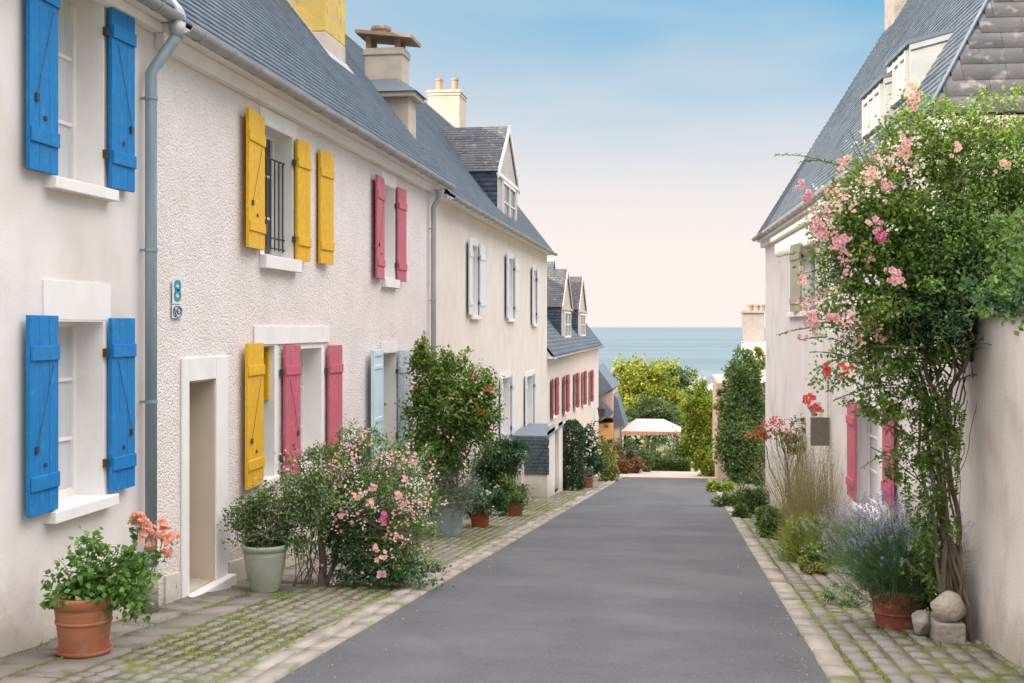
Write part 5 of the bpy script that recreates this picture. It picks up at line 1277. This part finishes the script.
# small plants around the lavender pot
b = stand(815, 575); shrub('rusty_plant', 'small plant with reddish and yellow leaves at the left foot of the lavender', 'plant', b, mkL(b.y), [(812, 568, 12, 8, 500), (820, 578, 12, 5, 300)], leafm('rusty yellow leaf', [(.26,.10,.04),(.34,.28,.06),(.20,.24,.05),(.14,.19,.04)]), .035, kk(b.y, 800), trunk=False)
b = stand(862, 606); shrub('trailing_plant', 'trailing pale weed on the setts left of the lavender pot', 'plant', b, mkL(b.y), [(862, 602, 26, 9, 900), (840, 590, 20, 9, 500)], ML_var, .026, kk(b.y, 860), trunk=False)
b = stand(930, 596); shrub('dark_ivy', 'dark foliage between the lavender pot and the rose stems', 'plant', Vector((2.15, 11.0, gz(11.0))), mkL(10.9), [(930, 585, 15, 26, 1600)], ML_deep, .04, kk(10.9, 930), trunk=False)

# stones by the rose foot
ro = random.Random(5)
def rock(name, label, c, sx, sy, sz, m, seed, pts=None):
    bm = bmesh.new(); bmesh.ops.create_icosphere(bm, subdivisions=3, radius=1); r_ = random.Random(seed)
    ax = [Vector((r_.uniform(-1,1), r_.uniform(-1,1), r_.uniform(-1,1))).normalized() for _ in range(9)]; dd_ = [r_.uniform(.62, .9) for _ in ax]
    for v in bm.verts:
        for a, d in zip(ax, dd_):
            q = v.co.dot(a)
            if q > d: v.co -= a*(q-d)*.92
        v.co = Vector((v.co.x*sx, v.co.y*sy, v.co.z*sz))+Vector(c)
    me = bpy.data.meshes.new(name); bm.to_mesh(me); bm.free(); o = bpy.data.objects.new(name, me); COL.objects.link(o)
    org = Vector(c); me.transform(Matrix.Translation(-org)); o.location = org; me.materials.append(m); o['label'] = label; o['category'] = 'stone'; return o
sb = stand(952, 643); ks = at_y(950, 600, sb.y).length/FP
bk = build('stone_block', MB().wbox(sb.x-15*ks, sb.x+12*ks, sb.y-.02, sb.y+.26, sb.z-.05, sb.z+16*ks), M_stone, bevel=.015); setp(bk, label='squared stone block carrying a rounded rock at the rose foot', category='stone')
M_paleStone = mat('pale rock', (.46,.40,.33), (.34,.29,.24), 7, .9, .8, 22, bdist=.02, speck=((.56,.52,.45), 9, .55, .7))
rock('rock', 'rounded pale rock resting on the stone block by the garden wall', (sb.x-2*ks, sb.y+.1, sb.z+29*ks), 17*ks, .13, 15*ks, M_paleStone, 3)
rock('rock', 'small grey rock tucked behind the lavender pot', (sb.x-22*ks, sb.y+.25, sb.z+9*ks), 11*ks, .12, 12*ks, M_stone, 8)

# ---- the big climbing rose
pr_ = np.array([2.22, 10.35, gz(10.35)]); 
t = thing('climbing_rose', 'huge climbing rose with pale pink blooms arching over the right garden wall', 'climbing rose', Vector(pr_))
YR = 10.35; LR_ = lambda px, py, dy=0: lcl(px, py, YR+dy); kR = at_y(930, 300, YR).length/FP
st = MB()
for q in range(13):
    a = pr_+np.array([random.uniform(-.14, .10), random.uniform(-.18, .12), -.05])
    mid = LR_(942+random.gauss(0, 7), random.uniform(440, 500), random.uniform(-.1, .1)); top = LR_(random.uniform(915, 975), random.uniform(325, 385), random.uniform(-.1, .3))
    p1_ = wiggle(a, mid, .035, 9); p2_ = wiggle(mid, top, .04, 9); r0 = random.choice([.011, .014, .018, .026])
    st.tube(p1_[:-1]+p2_, [r0*(1-.03*i) for i in range(17)], 7)
st.tube(wiggle(LR_(948, 410), LR_(975, 320), .03, 9), [.022-.001*i for i in range(9)], 8)
st.tube(wiggle(LR_(975, 320), LR_(1010, 200, .2), .05, 9), [.016-.001*i for i in range(9)], 7)
build('trunk', st, M_bark, t)
br = MB()
for q in range(90):
    a = LR_(random.uniform(925, 975), random.uniform(300, 380), .1); b = LR_(random.uniform(830, 1030), random.uniform(130, 360), random.uniform(-.8, .9))
    br.tube(wiggle(a, b, .07, 9), [.010*(1-.09*i) for i in range(9)], 5)
for q in range(6): br.tube(wiggle(LR_(940+random.uniform(-4, 6), random.uniform(440, 560)), LR_(random.uniform(850, 930), random.uniform(350, 480), random.uniform(-.5, .3)), .05, 9), .005, 4)
for (a, b) in (((955, 500), (977, 395)), ((958, 470), (968, 400)), ((950, 600), (960, 480))): br.tube(wiggle(LR_(*a), LR_(*b), .03, 9), .003, 4)
br.tube(wiggle(LR_(945, 590, -.1), LR_(905, 560, -.3), .03, 9), .008, 5)
build('branches', br, M_bark2, t)
deep, mid, lit = [], [], []
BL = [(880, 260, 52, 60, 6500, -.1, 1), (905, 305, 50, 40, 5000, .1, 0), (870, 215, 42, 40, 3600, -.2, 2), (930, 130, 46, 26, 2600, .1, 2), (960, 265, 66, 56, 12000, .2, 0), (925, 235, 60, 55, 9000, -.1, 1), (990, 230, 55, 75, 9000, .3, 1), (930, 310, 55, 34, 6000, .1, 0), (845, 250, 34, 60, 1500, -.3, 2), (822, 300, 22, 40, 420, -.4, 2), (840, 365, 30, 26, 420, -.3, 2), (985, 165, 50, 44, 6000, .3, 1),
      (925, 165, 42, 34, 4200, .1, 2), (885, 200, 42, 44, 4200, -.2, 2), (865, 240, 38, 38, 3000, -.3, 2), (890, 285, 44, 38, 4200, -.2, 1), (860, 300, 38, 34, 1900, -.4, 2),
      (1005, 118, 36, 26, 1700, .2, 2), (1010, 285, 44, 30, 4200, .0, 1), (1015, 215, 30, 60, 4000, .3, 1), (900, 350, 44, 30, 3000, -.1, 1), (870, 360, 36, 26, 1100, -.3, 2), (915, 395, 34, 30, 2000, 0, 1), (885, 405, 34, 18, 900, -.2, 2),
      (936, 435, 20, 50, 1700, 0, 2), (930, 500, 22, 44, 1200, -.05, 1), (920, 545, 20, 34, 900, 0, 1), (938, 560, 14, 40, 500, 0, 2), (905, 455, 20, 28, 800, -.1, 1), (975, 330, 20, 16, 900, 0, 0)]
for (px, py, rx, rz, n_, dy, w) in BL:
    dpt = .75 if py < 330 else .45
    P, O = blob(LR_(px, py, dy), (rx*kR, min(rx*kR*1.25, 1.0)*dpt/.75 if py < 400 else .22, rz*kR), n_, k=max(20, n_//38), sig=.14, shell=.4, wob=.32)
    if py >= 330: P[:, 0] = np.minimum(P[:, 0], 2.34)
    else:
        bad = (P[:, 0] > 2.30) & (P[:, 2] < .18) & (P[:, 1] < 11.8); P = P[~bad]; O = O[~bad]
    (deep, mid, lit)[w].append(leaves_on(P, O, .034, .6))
for (px, py, rx, rz, n_, w) in ((1014, 290, 34, 24, 800, 0), (990, 303, 18, 14, 240, 1), (1022, 250, 30, 40, 900, 1), (1018, 318, 16, 9, 90, 2)):
    k8 = at_y(px, 300, 7.9).length/FP
    P, O = blob(lcl(px, py, 7.9), (min(rx*k8, 2.30-lcl(px, py, 7.9)[0]+.12), .35, rz*k8), n_, sig=.15, shell=.3, wob=.3); P[:, 0] = np.minimum(P[:, 0], 2.34); (deep, mid, lit)[w].append(leaves_on(P, O, .040, .6))
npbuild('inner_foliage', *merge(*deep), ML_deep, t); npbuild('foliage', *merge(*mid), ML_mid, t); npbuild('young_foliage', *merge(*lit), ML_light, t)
sp = []; sm = MB()
def shoot(a, b, n_=None, da=0, db=0, bend=.06, size=.040):
    n_ = n_ or int(10+math.hypot(a[0]-b[0], a[1]-b[1])*.6)
    VQ, pth = spray(LR_(a[0], a[1], da), LR_(b[0], b[1], db), n_, size, bend); sp.append(VQ); sm.tube(pth, .0032, 4)
for (a, b) in (((860, 175), (776, 155)), ((850, 170), (800, 162)), ((840, 255), (777, 257)), ((850, 250), (800, 262)), ((850, 330), (778, 335)), ((845, 300), (798, 275)), ((850, 345), (800, 340)), ((880, 370), (812, 352)), ((870, 350), (818, 368)), ((880, 400), (833, 372)), ((900, 385), (835, 400)), ((925, 440), (862, 468)), ((950, 385), (977, 375)), ((955, 505), (962, 410)), ((930, 470), (896, 425)), ((900, 120), (885, 118)), ((1000, 110), (985, 88)), ((1010, 110), (1020, 84)), ((985, 140), (962, 110)), ((960, 150), (940, 118)), ((905, 165), (885, 125)), ((1000, 318), (965, 352)), ((1000, 320), (972, 345)), ((1010, 300), (1024, 335))): shoot(a, b)
for q in range(150):
    th = random.uniform(0, 6.28); px = 925+math.cos(th)*random.uniform(60, 112); py = 235+math.sin(th)*random.uniform(80, 125)
    if px > 1030 or py > 372: continue
    shoot((925+(px-925)*.6, 235+(py-235)*.6), (px, py), 18, random.uniform(-.4, .4), random.uniform(-.6, .6), .12, .030)
npbuild('shoots', *merge(*sp), ML_light, t); build('shoot_stems', sm, M_bark2, t)
for (mm_, N_, sz, nm, cl) in ((MF_white, 800, .021, 'cream_blossoms', ((830, 215, 26), (870, 190, 30), (845, 280, 30), (880, 175, 34), (900, 160, 30), (850, 320, 26), (905, 205, 34))),
                             (MF_peach, 420, .024, 'peach_blossoms', ((840, 200, 20), (825, 240, 22), (870, 175, 26), (895, 165, 26), (820, 305, 22), (860, 330, 22))),
                             (MF_pink, 220, .026, 'pink_blossoms', ((825, 225, 16), (836, 210, 18), (815, 312, 18), (830, 318, 18), (845, 240, 20), (850, 265, 16)))):
    PP = []
    for q in range(N_//6):
        px, py, r = random.choice(cl); PP.append(LR_(px+random.gauss(0, r*.55), py+random.gauss(0, r*.5), random.uniform(-1.0, -.1))+rng.normal(size=(6, 3))*.025)
    PP = np.concatenate(PP); npbuild(nm, *bloom_geo(PP, unit(rdir(len(PP))*.8+np.array([-.5, -.8, .3])), sz, 8), mm_, t, kind='stuff')
for (px, py, mm_, nb_) in ((916, 84, MF_peach, 4), (914, 92, MF_peach, 4), (914, 102, MF_peach, 4), (908, 142, MF_pink, 4), (904, 150, MF_peach, 4), (801, 188, MF_pink, 4), (811, 197, MF_pink, 5), (880, 237, MF_hot, 5), (893, 270, MF_pink, 4), (894, 278, MF_pink, 5), (899, 281, MF_peach, 4), (816, 225, MF_pink, 6), (820, 230, MF_pink, 6), (838, 243, MF_pink, 6), (845, 238, MF_pink, 5), (828, 372, MF_red, 3), (815, 405, MF_red, 4), (808, 402, MF_red, 3), (846, 371, MF_red, 3), (843, 165, MF_peach, 4), (870, 176, MF_peach, 4), (888, 185, MF_pink, 4), (955, 150, MF_peach, 4), (1003, 165, MF_peach, 4), (875, 222, MF_pink, 4), (833, 318, MF_pink, 5), (812, 322, MF_pink, 5), (800, 275, MF_peach, 3)):
    P = LR_(px, py, -1.0)+rng.normal(size=(nb_+3, 3))*.028; npbuild('rose_bloom', *bloom_geo(P, unit(rdir(nb_+3)*.5+np.array([-.3, -1, .2])), .040, 14), mm_, t)

# ================================================================== light
SUN_EL, SUN_AZ = 24, -128     # azimuth of the sun measured from +Y towards +X
sv = Vector((math.sin(Rd(SUN_AZ))*math.cos(Rd(SUN_EL)), math.cos(Rd(SUN_AZ))*math.cos(Rd(SUN_EL)), math.sin(Rd(SUN_EL))))
sl = bpy.data.lights.new('sun', 'SUN'); so = bpy.data.objects.new('sun', sl); COL.objects.link(so)
so.rotation_euler = sv.to_track_quat('Z', 'Y').to_euler(); sl.energy = 2.6; sl.angle = Rd(.6); sl.color = (1, .86, .68)
W = bpy.data.worlds.new('World'); scene.world = W; W.use_nodes = True
nt = W.node_tree; N = nt.nodes; L = nt.links; N.clear()
out = N.new('ShaderNodeOutputWorld'); bg = N.new('ShaderNodeBackground'); sky = N.new('ShaderNodeTexSky')
sky.sky_type = 'NISHITA'; sky.sun_disc = False; sky.sun_elevation = Rd(SUN_EL); sky.sun_rotation = Rd(SUN_AZ); sky.air_density = 1.0; sky.dust_density = 1.2; sky.ozone_density = 1.5
tc = N.new('ShaderNodeTexCoord'); sx = N.new('ShaderNodeSeparateXYZ'); L.new(tc.outputs['Generated'], sx.inputs[0])
def ramp(src, a, b, lo=0.0, hi=1.0, smooth=True):
    r = N.new('ShaderNodeMapRange'); r.interpolation_type = 'SMOOTHSTEP' if smooth else 'LINEAR'
    for i, v in enumerate((a, b, lo, hi)): r.inputs[i+1].default_value = v
    L.new(src, r.inputs[0]); return r.outputs[0]
def mix(f, a, b):
    m = N.new('ShaderNodeMix'); m.data_type = 'RGBA'
    L.new(f, m.inputs['Factor'])
    for nm, v in (('A', a), ('B', b)):
        if isinstance(v, tuple): m.inputs[nm].default_value = v
        else: L.new(v, m.inputs[nm])
    return m.outputs['Result']
SKB = (.44, 1.74, 2.68, 1); SKH = (4.0, 3.58, 3.36, 1); SKY_FILL = (20, 18.6, 18.3, 1)
mpw = N.new('ShaderNodeMapping'); mpw.inputs['Scale'].default_value = (1.2, 1.2, 5.0); mpw.inputs['Rotation'].default_value = (0, .12, .3); L.new(tc.outputs['Generated'], mpw.inputs[0])
nzw = N.new('ShaderNodeTexNoise'); nzw.inputs['Scale'].default_value = 2.6; nzw.inputs['Detail'].default_value = 6; nzw.inputs['Roughness'].default_value = .5; L.new(mpw.outputs[0], nzw.inputs['Vector'])
c0 = mix(ramp(sx.outputs['Z'], -1, 1, .88, .88), sky.outputs[0], SKB)
c1 = mix(ramp(sx.outputs['Z'], .05, .27, 1.0, .02), c0, SKH)
west = mix(ramp(sx.outputs['X'], -.50, .15, .42, .0), c1, SKH)     # paler towards the sun side
c2 = mix(ramp(nzw.outputs['Fac'], .44, .74, 0, .24), west, SKH)
c3 = mix(ramp(sx.outputs['Z'], .36, .72, 0, .9), c2, SKY_FILL)  # added fill: sky above the view brightened to light the shaded street
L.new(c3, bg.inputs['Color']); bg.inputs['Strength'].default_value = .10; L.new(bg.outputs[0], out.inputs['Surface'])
vs = scene.view_settings; vs.view_transform = 'Standard'; vs.look = 'None'; vs.gamma = 1; vs.use_curve_mapping = False; vs.exposure = 1.33
scene.cycles.max_bounces = 8; scene.cycles.diffuse_bounces = 5; scene.cycles.transparent_max_bounces = 4; scene.cycles.use_denoising = True
